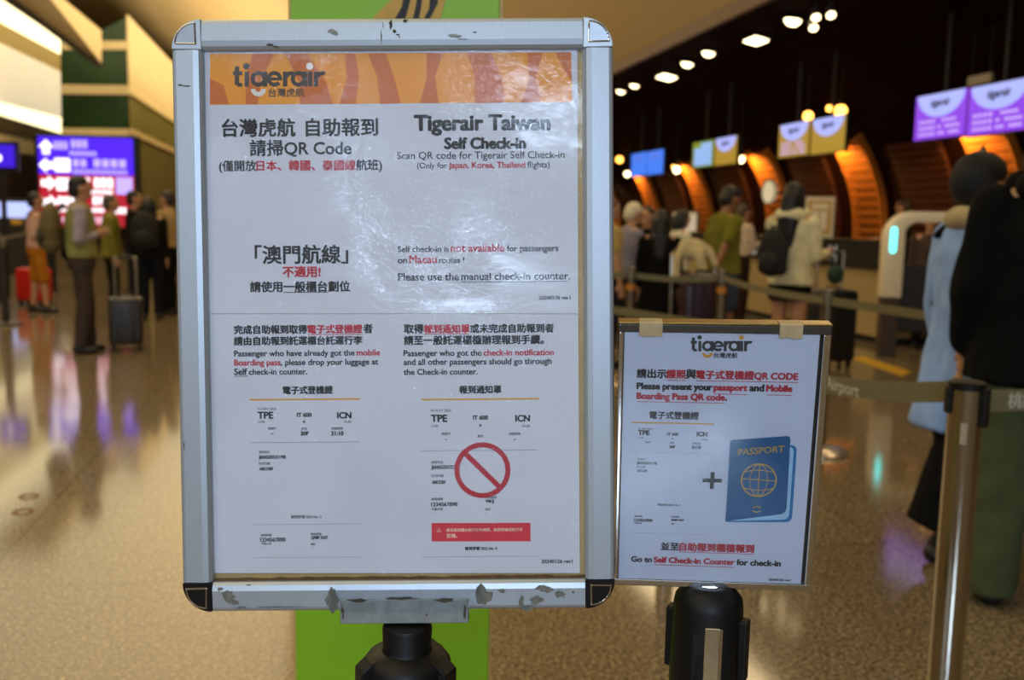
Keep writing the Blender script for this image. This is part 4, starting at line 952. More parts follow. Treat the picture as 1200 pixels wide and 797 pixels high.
def quad_sheet(name, pts, m, z0, th, parent):
    mb = MB(); mb.prism([(*buv(x, y, z0), z0) for x, y in pts], (0, 0, th)); return mb.build(name, m, parent)
up = quad_sheet('notice_sheet', ((239, 57), (676.5, 57), (677.5, 367.5), (241.5, 367.5)), M_PAPER, ZS, .0006, big); up['label'] = 'upper notice with an orange banner'
lw_ = quad_sheet('notice_sheet', ((241.5, 368), (677.5, 368), (679.5, 671.5), (247.5, 671.5)), M_PAPER, ZS, .0004, big); lw_['label'] = 'lower notice with boarding pass pictures'
ZL = ZS+.0009
class Sheet:
    def __init__(s, IM, zl): s.IM = IM; s.zl = zl; s.mb = None
    def start(s): s.mb = MB(); return s
    def u_at(s, x, v):
        y = 400
        lo, hi = 0, 797
        for _ in range(40):
            mid = (lo+hi)/2
            if uvp(s.IM, x, mid, s.zl)[1] > v: lo = mid
            else: hi = mid
        return uvp(s.IM, x, (lo+hi)/2, s.zl)[0]
    def line(s, runs, yc, h=None, xr=None):
        """runs: (text, x0, x1, colour index[, bold px]); yc: picture height of the line at its left end"""
        xr = runs[0][1] if xr is None else xr
        v = uvp(s.IM, xr, yc, s.zl)[1]
        base = None
        if len(runs) > 1:                                  # all runs of a line share the baseline of the longest one
            r0 = max(runs, key=lambda r_: len(r_[0])); vs = text_mesh(r0[0])[0]
            k0 = (s.u_at(r0[2], v)-s.u_at(r0[1], v))/(max(q.x for q in vs)-min(q.x for q in vs))
            base = v-(max(q.y for q in vs)+min(q.y for q in vs))/2*k0
        for rn in runs:
            st, a0, a1, ci = rn[:4]; bd = ((rn[4]+.10) if len(rn) > 4 else .12)*.00096
            hh = None if h is None else h*.00096
            put_text(s.mb, st, s.u_at(a0, v), s.u_at(a1, v), v, ci, s.zl+random.random()*3e-5, bd, hh, base)
        return v
    def bar(s, xa, xb, y, th, ci=0, xr=None, dz=0.0):
        v = uvp(s.IM, xa if xr is None else xr, y, s.zl)[1]; t = th*.00096/2
        u0, u1 = s.u_at(xa, v), s.u_at(xb, v)
        s.mb.add([(u0, v-t, s.zl+dz), (u1, v-t, s.zl+dz), (u1, v+t, s.zl+dz), (u0, v+t, s.zl+dz)], [(0, 1, 2, 3)], ci)
    def dash(s, xa, xb, y, ci, n, th=.8, xr=None):
        v = uvp(s.IM, xa if xr is None else xr, y, s.zl)[1]; t = th*.00096/2; u0, u1 = s.u_at(xa, v), s.u_at(xb, v); k = (u1-u0)/n
        for i in range(n): s.mb.add([(u0+i*k, v-t, s.zl), (u0+i*k+k*.6, v-t, s.zl), (u0+i*k+k*.6, v+t, s.zl), (u0+i*k, v+t, s.zl)], [(0, 1, 2, 3)], ci)
    def poly(s, pts, ci, dz=0.0):
        q = [(*uvp(s.IM, x, y, s.zl), s.zl+dz) for x, y in pts]; s.mb.add(q, [tuple(range(len(q)))], ci)
    def ring(s, cx, cy, ro, ri, ci, a0=0, a1=2*PI, n=48, dz=0.0, sx=1.0):
        u, v = uvp(s.IM, cx, cy, s.zl); k = .00096; vs = []
        for i in range(n+1):
            a_ = a0+(a1-a0)*i/n
            vs += [(u+ri*k*sx*math.cos(a_), v+ri*k*math.sin(a_), s.zl+dz), (u+ro*k*sx*math.cos(a_), v+ro*k*math.sin(a_), s.zl+dz)]
        s.mb.add(vs, [(2*i, 2*i+1, 2*i+3, 2*i+2) for i in range(n)], ci)
    def disc(s, cx, cy, r, ci, dz=0.0, n=24):
        u, v = uvp(s.IM, cx, cy, s.zl); k = .00096
        s.mb.add([(u+r*k*math.cos(2*PI*i/n), v+r*k*math.sin(2*PI*i/n), s.zl+dz) for i in range(n)], [tuple(range(n))], ci)
    def done(s, name, parent, mats=None):
        return s.mb.build(name, mats or [M_INK, M_RED, M_GREYINK, M_GOLD], parent)
    def logo(s, x0, x1, ytop, ybase, parent, accent, ink, small, tilt=0):
        """lower-case wordmark with a smile under the g and an accent dot on the second i"""
        s.start(); W_ = x1-x0; h = ybase-ytop; xh = h*.66; v0 = ybase
        def X_(f): return x0+W_*f
        def Y_(f): return ybase-xh*f + tilt*0
        up_ = s.zl; st = W_*.050
        def rect(fx, w, f0, f1, dz=0): s.poly([(X_(fx)-w/2, Y_(f0)), (X_(fx)+w/2, Y_(f0)), (X_(fx)+w/2, Y_(f1)), (X_(fx)-w/2, Y_(f1))], 0, dz)
        def bowl(fx, rr=.5, a0=0, a1=2*PI): s.ring(X_(fx), Y_(.5), xh*.53, xh*.53-st*.9, 0, a0, a1, 32, 1e-5)
        rect(.045, st, .1, 1.35); s.poly([(X_(.0), Y_(1.02)), (X_(.105), Y_(1.02)), (X_(.105), Y_(.74)), (X_(.0), Y_(.74))], 0, 2e-5); s.poly([(X_(.03), Y_(.25)), (X_(.105), Y_(.22)), (X_(.105), Y_(-.03)), (X_(.05), Y_(-.03))], 0, 3e-5)
        rect(.155, st, -.02, 1.0); s.disc(X_(.15), Y_(1.36), st*.72, 0)
        bowl(.285); rect(.285+xh*.46/W_, st, -.02, 1.0, 4e-5)
        bowl(.465, a0=0, a1=PI*1.78); s.poly([(X_(.465)-xh*.4, Y_(.60)), (X_(.465)+xh*.52, Y_(.60)), (X_(.465)+xh*.52, Y_(.40)), (X_(.465)-xh*.4, Y_(.40))], 0, 5e-5)
        rect(.585, st, -.02, 1.0); s.ring(X_(.655), Y_(.56), xh*.46, xh*.46-st*.9, 0, PI*.38, PI*.95, 12, 6e-5)
        bowl(.735); rect(.735+xh*.46/W_, st, -.02, 1.0, 4e-5)
        rect(.865, st, -.02, 1.0); s.disc(X_(.86), Y_(1.36), st*.80, 1)
        rect(.93, st, -.02, 1.0); s.ring(X_(1.0), Y_(.56), xh*.46, xh*.46-st*.9, 0, PI*.30, PI*.95, 12, 6e-5)
        s.ring(X_(.285), Y_(-.17), xh*.52, xh*.52-st*1.0, 1, PI*1.02, PI*1.98, 20, 2e-5)
        s.done('logo_wordmark', parent, [ink, accent])
        s.start(); put_text(s.mb, '台灣虎航', uvp(s.IM, small[0], small[2], s.zl)[0], uvp(s.IM, small[1], small[2], s.zl)[0], uvp(s.IM, small[0], small[2], s.zl)[1], 0, s.zl, .0002); s.done('logo_lettering', parent, [ink])
sh = Sheet(BI, ZL)
# orange banner across the top of the upper notice
sh.zl = ZS+.0007
sh.start(); sh.poly([(246, 63), (669.5, 61), (670.5, 119.5), (246, 123)], 0); sh.done('orange_banner', up, [mat('amber_print', 'f29c06', .5, 0, .03)])
sh.zl = ZS+.0008
sh.start()
for poly in ([(296, 63), (322, 63), (306, 92), (302, 122), (288, 122), (288, 90)], [(334, 63), (360, 63), (382, 95), (390, 122), (352, 122), (350, 95)], [(404, 63), (416, 63), (421, 90), (417, 122), (398, 122), (406, 92)], [(431, 63), (452, 63), (462, 92), (470, 121), (446, 122), (442, 90)],
             [(500, 62), (519, 62), (510, 90), (514, 121), (492, 121), (500, 92)], [(548, 62), (576, 62), (588, 92), (592, 120), (556, 121), (556, 90)], [(618, 62), (636, 62), (628, 90), (634, 120), (610, 120), (620, 92)], [(651, 62), (669, 61), (670, 96), (662, 84)], [(246, 92), (262, 100), (268, 122), (246, 122)]):
    sh.poly(poly, 0)
sh.done('orange_stripe', up, [mat('deep_orange_print', 'd06c08', .5, 0, .03)])
sh.zl = ZL
sh.logo(273, 377.5, 75, 101, up, mat('white_print', 'ecebe6', .5), mat('brown_black_ink', '3a2c1c', .5), (314.5, 356.5, 108.5))
B = .55
sh.start(); sh.line([('台灣虎航', 260.2, 345.7, 0, B), ('自助報到', 358.7, 442.4, 0, B)], 150); sh.line([('請掃QR Code', 293, 411.4, 0, .4)], 174); sh.done('heading_text', up)
sh.start(); sh.line([('(僅開放', 256.9, 300.2, 0, .25), ('日本、韓國、泰國線', 300.8, 416.6, 1, .35), ('航班)', 417.5, 447.5, 0, .25)], 194.5); sh.done('subheading_text', up)
sh.start(); sh.line([('「澳門航線」', 299, 407.5, 0, B)], 298.5); sh.line([('不適用!', 331.6, 375.2, 1, .5)], 318.5)
sh.line([('請使用一般櫃台劃位', 293.3, 409.9, 0, .4)], 336.3); sh.bar(332.2, 384.5, 342.8, .9); sh.done('body_text', up)
sh.start(); sh.line([('Tigerair Taiwan', 486, 644.2, 0, 1.1)], 147); sh.line([('Self Check-in', 521.3, 615.6, 0, .9)], 168); sh.done('heading_text', up)
sh.start(); sh.line([('Scan QR code for Tigerair Self Check-in', 465.3, 661.4, 0)], 183.7); sh.line([('(Only for ', 488.8, 523.5, 0), ('Japan, Korea, Thailand', 526.1, 615.3, 1, .2), ('flights)', 618, 644.2, 0)], 195); sh.done('subheading_text', up)
sh.start(); sh.line([('Self check-in is', 466.2, 526, 0, .1), ('not available', 528.3, 590.9, 1, .25), ('for', 594.2, 606, 0, .1), ('passengers', 609.5, 654.2, 0, .1)], 292)
sh.line([('on', 466.2, 476.7, 0, .1), ('Macau', 479.8, 511.7, 1, .25), ('routes !', 514.4, 543.9, 0, .1)], 305.3)
sh.line([('Please use the', 466.8, 537.6, 0, .2), ('manual check-in counter.', 540.6, 668, 0, .2)], 324.6); sh.bar(540.6, 666, 330.6, .8); sh.done('body_text', up)
sh.start(); sh.line([('20240126 rev1', 631.6, 668.3, 0, .1)], 349); sh.done('revision_text', up)
# lower notice
sh.zl = ZS+.0007
sh.start(); sh.line([('完成自助報到取得', 274.3, 359.6, 0, .4), ('電子式登機證', 360.5, 424.3, 1, .45), ('者', 425.8, 436.4, 0, .4)], 386.5); sh.bar(360.5, 424.3, 392.3, .8, 1); sh.line([('請由自助報到託運櫃台託運行李', 274.3, 424.3, 0, .4)], 399.8)
sh.line([('Passenger who have already got the', 274.6, 415.3, 0, .2), ('mobile', 418, 445, 1, .25)], 415.5); sh.line([('Boarding pass', 274.6, 328.6, 1, .25), (', please drop your luggage at', 329.2, 443, 0, .2)], 426.2); sh.line([('Self', 274.6, 289.4, 0, .25), ('check-in counter.', 291.8, 359.9, 0, .2)], 436); sh.bar(274.6, 291, 441, .7); sh.done('body_text', lw_)
sh.start(); sh.line([('取得', 473.7, 496, 0, .4), ('報到通知單', 497, 550.2, 1, .45), ('或未完成自助報到者', 551.4, 648.7, 0, .4)], 385.7); sh.bar(497, 550.2, 391.8, .8, 1); sh.line([('請至一般託運櫃檯辦理報到手續。', 473.7, 637, 0, .4)], 399)
sh.line([('Passenger who got the', 473.1, 564.1, 0, .2), ('check-in notification', 566.8, 648.7, 1, .25)], 415.2); sh.line([('and all other passengers should go through', 473.1, 646.3, 0, .2)], 425.5); sh.line([('the Check-in counter.', 473.1, 559.6, 0, .2)], 436); sh.done('body_text', lw_)
def boarding(s, parent, f, items_bold, items_tiny, rules, dashes, col):
    pass
sh.start(); sh.line([('電子式登機證', 331.6, 389.7, 0, .4)], 457.3); sh.done('card_title', lw_)
sh.start(); sh.bar(292.4, 421.9, 468.6, 2.0, 3); sh.done('gold_rule', lw_)
def plane(s, x, y, r=2.2, ci=0): s.poly([(x, y-r), (x+r*.35, y-r*.2), (x+r, y+r*.2), (x+r*.3, y+r*.3), (x, y+r), (x-r*.3, y+r*.3), (x-r, y+r*.2), (x-r*.35, y-r*.2)], ci)
sh.start(); sh.line([('TPE', 302.3, 319.8, 0, .4)], 486.7); sh.line([('IT 600', 348, 365, 0, .25)], 486.3); sh.line([('ICN', 395.4, 411.4, 0, .4)], 486.8); plane(sh, 356.3, 494.3)
sh.line([('20F', 352.3, 361.5, 0, .25)], 508); sh.line([('21:10', 388.2, 402.3, 0, .25)], 508); sh.bar(317.5, 320.5, 508.3, 1)
sh.line([('JIANG/HOO MR', 303.3, 335.2, 0, .15)], 536.5, h=5.6); sh.line([('ABCDEF', 304, 320, 0, .15)], 549.5, h=3.7); sh.line([('1234567890', 305, 334.6, 0, .15)], 632.7, h=4.7); sh.line([('QMBP XLRT', 364.7, 384.3, 0, .15)], 630.5, h=4.2); sh.done('pass_details', lw_)
sh.start(); sh.line([('01 MAY 2023', 302.3, 323.3, 2)], 479.3); sh.line([('11:00', 302.3, 310.2, 2)], 494.3); sh.line([('15:30', 403.3, 411.4, 2)], 494.3)
sh.line([('登機門', 314, 323.3, 2)], 502.2); sh.line([('座位', 353, 360, 2)], 502.6); sh.line([('登機時間', 388.3, 401.6, 2)], 502.2); sh.line([('旅客姓名', 303.3, 315.8, 2)], 529.8); sh.line([('訂位代號', 303.3, 316.4, 2)], 543.3)
sh.line([('報到序號 SEQ No. 2', 341, 376.7, 2, .1)], 605.9); sh.line([('票務號碼', 305.6, 318.3, 2)], 627.2); sh.line([('代碼共享', 306, 318, 2)], 637.2); sh.line([('附加服務', 364, 376.7, 2)], 626); sh.line([('備註', 364.2, 369.5, 2)], 637.8)
sh.bar(306, 307.5, 641.5, .8, 2); sh.bar(365, 366.5, 642, .8, 2)
sh.dash(293.6, 422.5, 518.9, 2, 40); sh.dash(297, 423.5, 653.8, 2, 40, .5); sh.bar(295, 423, 615, .3, 2); sh.done('pass_small_print', lw_)
sh.start(); sh.line([('報到通知單', 538.5, 587.3, 0, .4)], 456.7); sh.done('card_title', lw_)
sh.start(); sh.bar(494.2, 631.6, 468.4, 2.0, 3); sh.done('gold_rule', lw_)
sh.start(); sh.line([('TPE', 505.4, 523.7, 0, .4)], 490.4); sh.line([('IT 600', 554.5, 571.6, 0, .25)], 489.5); sh.line([('ICN', 604.2, 620.7, 0, .4)], 490.3); plane(sh, 562.9, 498.4); sh.bar(521.5, 524, 515.2, 1); sh.bar(602, 604.5, 515.2, 1)
sh.line([('JIANG/HOO', 505.4, 532.8, 0, .15)], 548.3, h=6.0); sh.line([('ABCDEF', 506.3, 522.2, 0, .15)], 565.2, h=3.8); sh.line([('1234567890', 505.4, 536, 0, .15)], 591.2, h=4.6); sh.line([('WBQJ', 569, 578.6, 0, .15)], 588, h=4.6); sh.done('pass_details', lw_)
sh.start(); sh.line([('01 MAY 2023', 505, 528.3, 2)], 481.2); sh.line([('11:00', 505.4, 513.5, 2)], 499.3); sh.line([('15:30', 612, 620.7, 2)], 499.3); sh.line([('登機門', 517.4, 527.7, 2)], 508.5); sh.line([('座位', 559.6, 566.2, 2)], 511); sh.line([('登機時間', 596.6, 609.6, 2)], 508.5)
sh.line([('旅客姓名', 505.4, 519.2, 2)], 541.8); sh.line([('訂位代號', 505.4, 519.8, 2)], 557.7); sh.line([('票務號碼', 505.4, 519, 2)], 585); sh.line([('代碼共享', 505.4, 519, 2)], 596.8); sh.line([('附加服務', 569, 582, 2)], 583); sh.line([('備註', 568.6, 574.6, 2)], 596.8)
sh.line([('報到序號 SEQ No. 0', 545, 582.5, 0, .1)], 643); sh.bar(506, 507.5, 602, .8, 2); sh.bar(569, 570.5, 602, .8, 2)
sh.dash(494.2, 631.6, 528.5, 2, 42); sh.dash(495.7, 631, 652.9, 2, 42, .5); sh.done('pass_small_print', lw_)
sh.zl = ZS+.0010
sh.start(); sh.ring(565.3, 551.1, 33.2, 27.2, 1, dz=1e-5, n=64); u, v = uvp(BI, 565.3, 551.1, sh.zl); k = .00096; q = 21.4*k; e = 3.1*k
sh.mb.add([(u-q-e*.7, v+q-e*.7, sh.zl), (u-q+e*.7, v+q+e*.7, sh.zl), (u+q+e*.7, v-q+e*.7, sh.zl), (u+q-e*.7, v-q-e*.7, sh.zl)], [(0, 1, 2, 3)], 1); sh.done('prohibition_sign', lw_)
sh.zl = ZS+.0007
sh.start(); sh.poly([(505.7, 613), (621.6, 612.8), (621.8, 634.4), (505.9, 634.6)], 0); sh.done('red_notice_bar', lw_, [mat('signal_red_print', 'd83040', .5)])
sh.zl = ZS+.0009
sh.start(); sh.line([('請至報到櫃台執行文件確認，始得登機或航方可', 523.1, 612.3, 0)], 621.4, h=4.2); sh.line([('登機。', 523.1, 536, 0)], 628); sh.ring(514.4, 622, 3.4, 2.6, 0, PI/2, PI/2+2*PI, 3); sh.bar(514.1, 514.8, 621.8, 2, 0); sh.done('red_bar_lettering', lw_, [mat('pale_pink_print', 'f2c8b8', .5)])
sh.zl = ZS+.0007
sh.start(); sh.line([('20240126 rev1', 634.6, 670.7, 0, .1)], 658); sh.done('revision_text', lw_)
# clear film stretched over both sheets, with a fold between them
fm = MB(); nx, ny = 60, 80
for j in range(ny+1):
    for i in range(nx+1):
        x = x0+RW-.002+(BW-2*RW+.004)*i/nx; y = y0+RW-.002+(BH-2*RW+.004)*j/ny
        yf = buv(460, 367.5)[1]; d = (y-yf)/.006
        fm.v.append(Vector((x, y, -.0075 + .0004*noise.noise(Vector((x*14, y*14, 0))) + .0009*math.exp(-d*d))))
fm.f = [(j*(nx+1)+i, j*(nx+1)+i+1, (j+1)*(nx+1)+i+1, (j+1)*(nx+1)+i) for j in range(ny) for i in range(nx)]; fm.mi = [0]*len(fm.f)
fm.build('clear_film', M_FILM, big, True)
a = MB(); gx0, gx1 = x0+RW, x1-RW; n = 40; rg = random.Random(3); vs = []
for i in range(n+1): vs += [(gx0+(gx1-gx0)*i/n, y0+RW-.0008, -.0055), (gx0+(gx1-gx0)*i/n, y0+RW+.0022+.0016*rg.random(), -.0060)]
a.add(vs, [(2*i, 2*i+2, 2*i+3, 2*i+1) for i in range(n)]); a.build('grime_line', mat('brown_grime', '5c4424', .8, 0, .3, 150), big)
# mounting bracket and packing tape at the bottom edge
bu0, bv0 = buv(399, 731); bu1, bv1 = buv(549, 701)
a = MB(); a.box((bu0, bv0, -.018), (bu1, bv1, .002)); br_ = a.build('mounting_bracket', mat('worn_grey_plate', '8d9290', .45, .4, .15, 60), big, bevel=.001)
a = MB(); n = 26
for j, (yt_, off) in enumerate(((682, .0022), (699, .0026))):
    for i in range(n):
        xa, xb = 384+(i)*(180/n), 384+(i+1)*(180/n)
        zz = [off+.0022*random.random() for _ in range(4)]
        a.add([(*buv(xa, yt_), zz[0]), (*buv(xb, yt_), zz[1]), (*buv(xb, yt_+17), zz[2]), (*buv(xa, yt_+17), zz[3])], [(3, 2, 1, 0)])
a.build('packing_tape', M_FILM, big, False)
scuffs('grime_patch', br_, [(buv(x, y)[0], buv(x, y)[1], ru*.00096, rv*.00096, .0021) for x, y, ru, rv in ((420, 703, 16, 3), (470, 701, 22, 2.5), (520, 703, 18, 3), (500, 720, 2, 1.5), (545, 716, 2, 10), (402, 716, 2, 9))], M_DIRT)

# ================================================================== SMALL SIGN
SM = sign_matrix(14.562, -4.514, -.287, (.22919, -.13689, -1.08786)); SI = SM.inverted()
sm = thing('desk_sign', 'smaller chrome-framed sign with a blue passport picture', 'sign', (0, 0, 0)); sm.matrix_world = SM
sx0, sx1, sy0, sy1 = -.105, .105, -.1485, .1485
ul, vt = -.1105, .1585; ur, vb = .1165, -.157
a = MB(); a.box((ul, vb, -.020), (ur, vt, -.004)); a.build('back_plate', mat('dark_plate', '1a1c22', .3, .4), sm, bevel=.001)
def bar3(name, a_, b_, m, bev=.0012): mb = MB(); mb.box(a_, b_); return mb.build(name, m, sm, bevel=bev)
bar3('frame_rail', (ul, vt-.009, -.018), (ur, vt, .003), mat('blue_chrome', '7c869c', .10, 1)); bar3('frame_rail', (ul, vb, -.018), (ur, vb+.0085, .003), M_CHROME)
bar3('frame_rail', (ul, vb+.0085, -.018), (ul+.0045, vt-.009, .003), M_CHROME); bar3('frame_rail', (ur-.0078, vb+.0085, -.018), (ur, vt-.009, .003), M_CHROME)
bar3('top_edge_strip', (ul-.001, vt, -.019), (ur+.001, vt+.002, .001), mat('brassy_edge', 'b79a58', .2, .9), .0006)
bar3('inner_dark_strip', (.1053, vb+.0085, -.006), (.1090, vt-.009, -.0012), mat('black_strip', '101014', .3), .0004)  # dark strip between the sheet and the right rail
a = MB(); a.box((sx0, sy0, -.004), (sx1, sy1, -.0005)); st_ = a.build('notice_sheet', M_PAPER, sm)
for xa, xb, nm in ((749, 776.5, 'tape_strip'), (913, 941, 'tape_strip')):
    a = MB(); u0, v0 = uvp(SI, xa, 388.5); u1, v1 = uvp(SI, xb, 377)
    n = 8; vs = []
    for i in range(n+1): vs += [(u0+(u1-u0)*i/n, vt-.0135+random.uniform(-.001, .001), .0034), (u0+(u1-u0)*i/n, vt+.0012, .0036), (u0+(u1-u0)*i/n, vt+.0026, .0015), (u0+(u1-u0)*i/n, vt+.0026, -.016)]
    a.add(vs, [(4*i+j, 4*i+4+j, 4*i+5+j, 4*i+1+j) for i in range(n) for j in range(3)]); a.build(nm, M_TAPE, sm)
ss = Sheet(SI, -.0002)
ss.logo(809.5, 878.5, 393.6, 411.5, st_, M_GOLD, mat('slate_ink', '2c3033', .5), (836.3, 864.4, 416.3))
ss.start(); ss.line([('請出示', 746.5, 780.8, 0, .45), ('護照', 781.3, 803.2, 1, .5), ('與', 804, 815.4, 0, .45), ('電子式登機證QR CODE', 816, 935, 1, .5)], 438); ss.bar(781.3, 803.2, 445.0, .8, 1, xr=746.5); ss.bar(816, 935, 445.0, .8, 1, xr=746.5)
ss.line([('Please present your', 746.5, 834.4, 0, .6), ('passport', 836.8, 875.4, 1, .6), ('and', 878.7, 895, 0, .6), ('Mobile', 898.3, 928, 1, .6)], 453.4); ss.bar(836.8, 875.4, 460.0, .8, 1, xr=746.5); ss.bar(898.3, 928, 460, .8, 1, xr=746.5)
ss.line([('Boarding Pass QR code', 746.5, 849, 1, .6), ('.', 850.2, 851.8, 0, .6)], 465, xr=746.5); ss.bar(746.5, 849.4, 470.6, .8, 1); ss.done('heading_text', st_)
ss.start(); ss.line([('電子式登機證', 761.2, 818.7, 0, .4)], 486.3); ss.done('card_title', st_)
ss.start(); ss.bar(740.5, 837, 495, 1.7, 3); ss.done('gold_rule', st_)
ss.start(); ss.line([('TPE', 748, 760.8, 0, .4), ('IT 600', 782.2, 794.6, 0, .2), ('ICN', 816.8, 828.7, 0, .35)], 508); ss.line([('20F', 784.5, 791, 0, .25), ('21:10', 810.8, 821.3, 0, .25)], 523.5); plane(ss, 788, 514.2, 1.5)
ss.line([('JIANG/HOO MR', 746.5, 770.3, 0, .12)], 543, h=4.6); ss.line([('ABCDEF', 746.5, 758.4, 0, .12)], 551.6, h=3); ss.line([('1234567890', 742.9, 764.6, 0, .12)], 609.5, h=3.6); ss.line([('QMBP XLRT', 786.5, 801.5, 0, .2)], 609.5); ss.done('pass_details', st_)
ss.start(); ss.line([('01 MAY 2023', 748, 764.5, 2)], 502.3); ss.line([('11:00', 748, 754, 2)], 513.2); ss.line([('15:30', 822.5, 828.7, 2)], 515.2); ss.line([('登機門', 756.2, 763, 2), ('座位', 785, 790, 2), ('登機時間', 811.5, 820.5, 2)], 518.3); ss.line([('旅客姓名', 746.5, 756.3, 2)], 538); ss.line([('訂位代號', 746.5, 756.3, 2)], 547.2)
ss.line([('報到序號 SEQ No. 2', 770.8, 797.7, 2, .1)], 591.5); ss.line([('票務號碼', 743.3, 752.6, 2)], 605); ss.line([('代碼共享', 743.3, 752, 2)], 613); ss.line([('附加服務', 786.5, 795.8, 2)], 605.5); ss.line([('備註', 786.5, 790.5, 2)], 614)
ss.dash(739, 837, 529.7, 2, 36, .4); ss.dash(736.5, 831, 624, 2, 36, .35); ss.done('pass_small_print', st_)
ss.start(); u, v = uvp(SI, 834.7, 563.2, ss.zl); k = .00096
for w_, h_ in ((11.2, 2.4), (2.4, 10.6)): ss.mb.add([(u-w_*k, v-h_*k, ss.zl+w_*1e-7), (u+w_*k, v-h_*k, ss.zl+w_*1e-7), (u+w_*k, v+h_*k, ss.zl+w_*1e-7), (u-w_*k, v+h_*k, ss.zl+w_*1e-7)], [(0, 1, 2, 3)], 0)
ss.done('plus_sign', st_)
ss.start(); ss.line([('並至', 774.8, 795.3, 0, .4), ('自助報到櫃檯報到', 796.3, 883.3, 1, .5)], 640); ss.bar(796.3, 883.3, 646.2, .8, 1, xr=774.8)
ss.line([('Go to', 740, 764, 0, .45), ('Self Check-in Counter', 766.5, 860.6, 1, .45), ('for check-in', 863.5, 914.7, 0, .45)], 655); ss.bar(766.5, 860.6, 661, .8, 1, xr=740); ss.done('body_text', st_)
ss.start(); ss.line([('20240126 rev1', 900.7, 926.4, 0, .1)], 679.3); ss.done('revision_text', st_)
# printed passport picture
def rpoly(c, rad, n=6):
    out = []
    for i in range(4):
        p = Vector(c[i]); a_ = Vector(c[i-1]); b_ = Vector(c[(i+1) % 4]); r_ = rad[i]
        if not r_: out.append(tuple(p)); continue
        s_ = p+(a_-p).normalized()*r_; e_ = p+(b_-p).normalized()*r_
        for j in range(n+1): f = j/n; out.append(tuple(s_.lerp(p, f).lerp(p.lerp(e_, f), f)))
    return out
ss.start(); ss.poly(rpoly([(860, 520), (934, 522), (928, 612), (850, 612)], (2, 7, 8, 3)), 0); ps = ss.done('passport_picture', st_, [mat('mid_blue_print', '1a7ab2', .5, 0, .03)])
ss.zl += .0001
ss.start(); ss.poly(rpoly([(864, 522), (930.5, 524), (924.5, 609), (852, 610.5)], (2, 6, 8, 1)), 0); ss.done('page_edge', st_, [mat('ice_blue_print', 'a8d4ea', .5)])
ss.zl += .0001
ss.start(); ss.poly(rpoly([(855.7, 516), (926.5, 510.7), (921.5, 602), (850, 611)], (3, 5, 8, 1)), 0); ss.done('passport_cover', st_, [mat('navy_blue_print', '0d5f92', .5, 0, .03)])
ss.zl += .0001
M_FOIL = mat('gold_foil', 'c8a24a', .4)
ss.start(); vp = uvp(SI, 865, 530, ss.zl)
o0 = len(ss.mb.v); put_text(ss.mb, 'PASSPORT', uvp(SI, 865, 531, ss.zl)[0], uvp(SI, 919, 526, ss.zl)[0], vp[1], 0, ss.zl, .0002, h=.0076)
du = uvp(SI, 919, 526, ss.zl); sl_ = (du[1]-vp[1])/(du[0]-vp[0])
for vv in ss.mb.v[o0:]: vv.y += (vv.x-vp[0])*sl_
ss.done('passport_lettering', st_, [M_FOIL])
ss.start()
ss.ring(889.2, 562.9, 21.3, 19.6, 0, sx=.98); ss.ring(889.2, 562.9, 20.3, 19.0, 0, sx=.52, dz=1e-6); 
u, v = uvp(SI, 889.2, 562.9, ss.zl)
def thin(p0, p1, w_=.55):
    p0 = Vector(p0); p1 = Vector(p1); n_ = (p1-p0).orthogonal() if False else Vector((-(p1-p0).y, (p1-p0).x)).normalized()*w_*k
    ss.mb.add([(p0.x-n_.x, p0.y-n_.y, ss.zl+2e-6), (p1.x-n_.x, p1.y-n_.y, ss.zl+2e-6), (p1.x+n_.x, p1.y+n_.y, ss.zl+2e-6), (p0.x+n_.x, p0.y+n_.y, ss.zl+2e-6)], [(0, 1, 2, 3)], 0)
thin((u, v-20*k), (u, v+20*k)); thin((u-20*k, v+1.5*k), (u+20*k, v-.5*k))
for s in (1, -1):
    pr = [(u+(-17+34*i/10)*k, v+s*(10+2.6*(1-((i-5)/5)**2) - 4.2*0)*k) for i in range(11)]
    for a_, b_ in zip(pr[:-1], pr[1:]): thin(a_, b_)
ss.done('globe_emblem', st_, [M_FOIL])
ss.start(); ss.ring(886.6, 597, 4.2, 2.8, 0, R(25), R(155), 12, sx=1.35); ss.ring(886.6, 597, 4.2, 2.8, 0, R(205), R(335), 12, sx=1.35); ss.done('chip_emblem', st_, [M_FOIL])
# glossy clear sleeve of the small sign
a = MB(); a.box((sx0-.001, vb+.0085, .0012), (.1065, vt-.009, .0016))
def film2():
    m = M_FILM.copy(); m.name = 'clear_sleeve'
    for n in m.node_tree.nodes:
        if n.type == 'BUMP': n.inputs['Distance'].default_value = .0003
        if n.type == 'BSDF_GLOSSY': n.inputs['Roughness'].default_value = .05
    return m
a.build('clear_sleeve', film2(), sm)

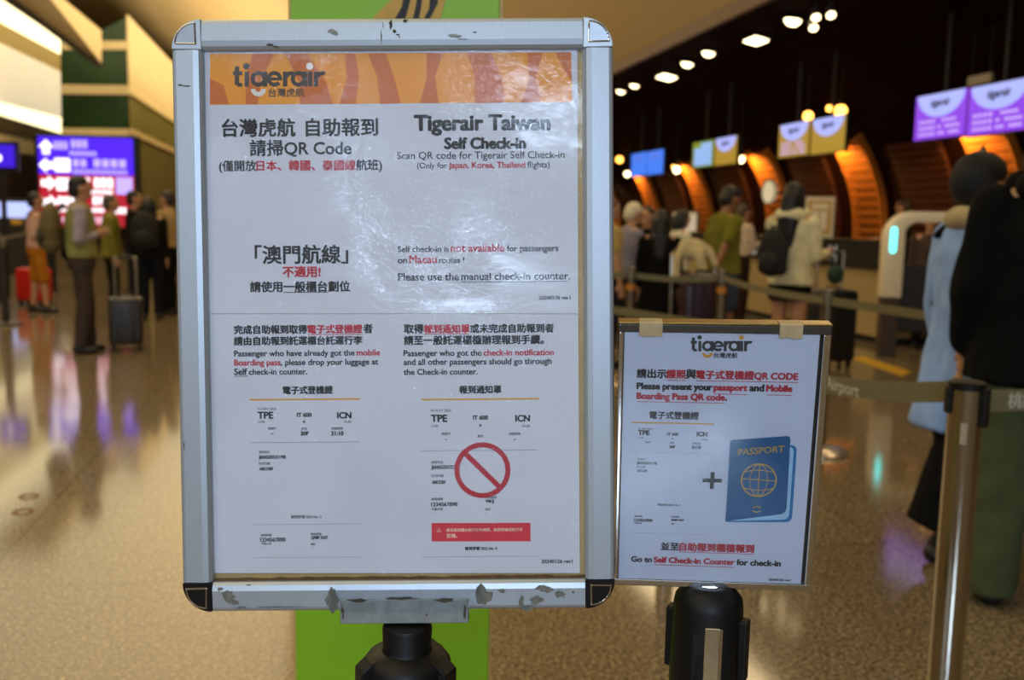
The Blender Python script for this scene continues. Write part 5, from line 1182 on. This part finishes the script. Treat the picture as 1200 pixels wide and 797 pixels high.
# ---------------- the two sign posts
def sign_post_large():
    q = BM @ Vector((buv(476.5, 733)[0], buv(476.5, 733)[1], -.008)); h = q.z; k = 1.1/1130
    rt = thing('sign_post', 'black-headed barrier post carrying the large poster frame', 'barrier post', (q.x, q.y, 0), 0, 'posts carrying the signs')
    a = MB(); a.lathe([(.17, 0), (.17, .012), (.15, .03), (.08, .045), (.045, .05)], seg=36); a.build('base', M_BLACKM, rt, True)
    a = MB(); a.lathe([(.038, .045), (.038, h-.19)], seg=28); a.build('post', M_STEEL, rt, True)
    a = MB(); a.lathe([(.046, h-.20), (.047, h-.06), (.046, h-.055), (.050, h-.052), (.050, h-.044), (.044, h-.036), (.029, h-.031), (.0275, h-.028), (.0285, h-.005), (.027, h-.001), (.02, h)], seg=40); a.build('head', M_BLACKP, rt, True)
    for i, a_ in enumerate((R(205), R(335), R(70), R(115))):
        a = MB(); a.box((.038, -.013, -.2), (.058, .013, -.046)); a.prism([(.030, -.013, -.033), (.046, -.013, -.036), (.058, -.013, -.046), (.038, -.013, -.05)], (0, .026, 0))
        o = a.build('belt_clip', M_BLACKP, rt, bevel=.0015); o.matrix_local = Matrix.Translation((0, 0, h)) @ Matrix.Rotation(a_, 4, 'Z')
def sign_post_small():
    q = SM @ Vector((uvp(SI, 832, 690)[0], vb, -.008)); h = q.z-.001
    rt = thing('sign_post', 'black barrier post with a slotted head carrying the small sign', 'barrier post', (q.x, q.y, 0), 0, 'posts carrying the signs')
    a = MB(); a.lathe([(.17, 0), (.17, .012), (.15, .03), (.08, .045), (.045, .05)], seg=36); a.build('base', M_BLACKM, rt, True)
    a = MB(); a.lathe([(.034, .045), (.034, h-.19)], seg=28); a.build('post', M_STEEL, rt, True)
    a = MB(); a.lathe([(.041, h-.20), (.0425, h-.1), (.0405, h-.022), (.039, h-.014), (.032, h-.005), (.026, h), (.016, h+.0005)], seg=40); a.build('head', M_BLACKP, rt, True)
    a = MB(); a.lathe([(.013, h-.001), (.015, h+.0012), (.012, h+.0016)], seg=20); a.build('rivet', M_CHROME, rt, True)
    for (a_, w_, m_, z0, z1, nm, rr) in ((R(250), .010, M_BLACKM, -.2, -.045, 'slot_cover', .0415), (R(266), .0085, mat('bronze_strip', '8a7350', .25, .8), -.2, -.036, 'slot_strip', .0425), (R(279.5), .0022, M_CHROME, -.2, -.037, 'slot_edge', .0432)):
        a = MB(); a.box((rr-.006, -w_, z0), (rr, w_, z1)); o = a.build(nm, m_, rt, bevel=.0006); o.matrix_local = Matrix.Translation((0, 0, h)) @ Matrix.Rotation(a_, 4, 'Z')
    for a_ in (R(-28), R(95), R(150)):
        a = MB(); a.box((.037, -.009, -.108), (.049, .009, -.034)); o = a.build('belt_clip', M_BLACKP, rt, bevel=.002); o.matrix_local = Matrix.Translation((0, 0, h)) @ Matrix.Rotation(a_, 4, 'Z')
sign_post_large(); sign_post_small()
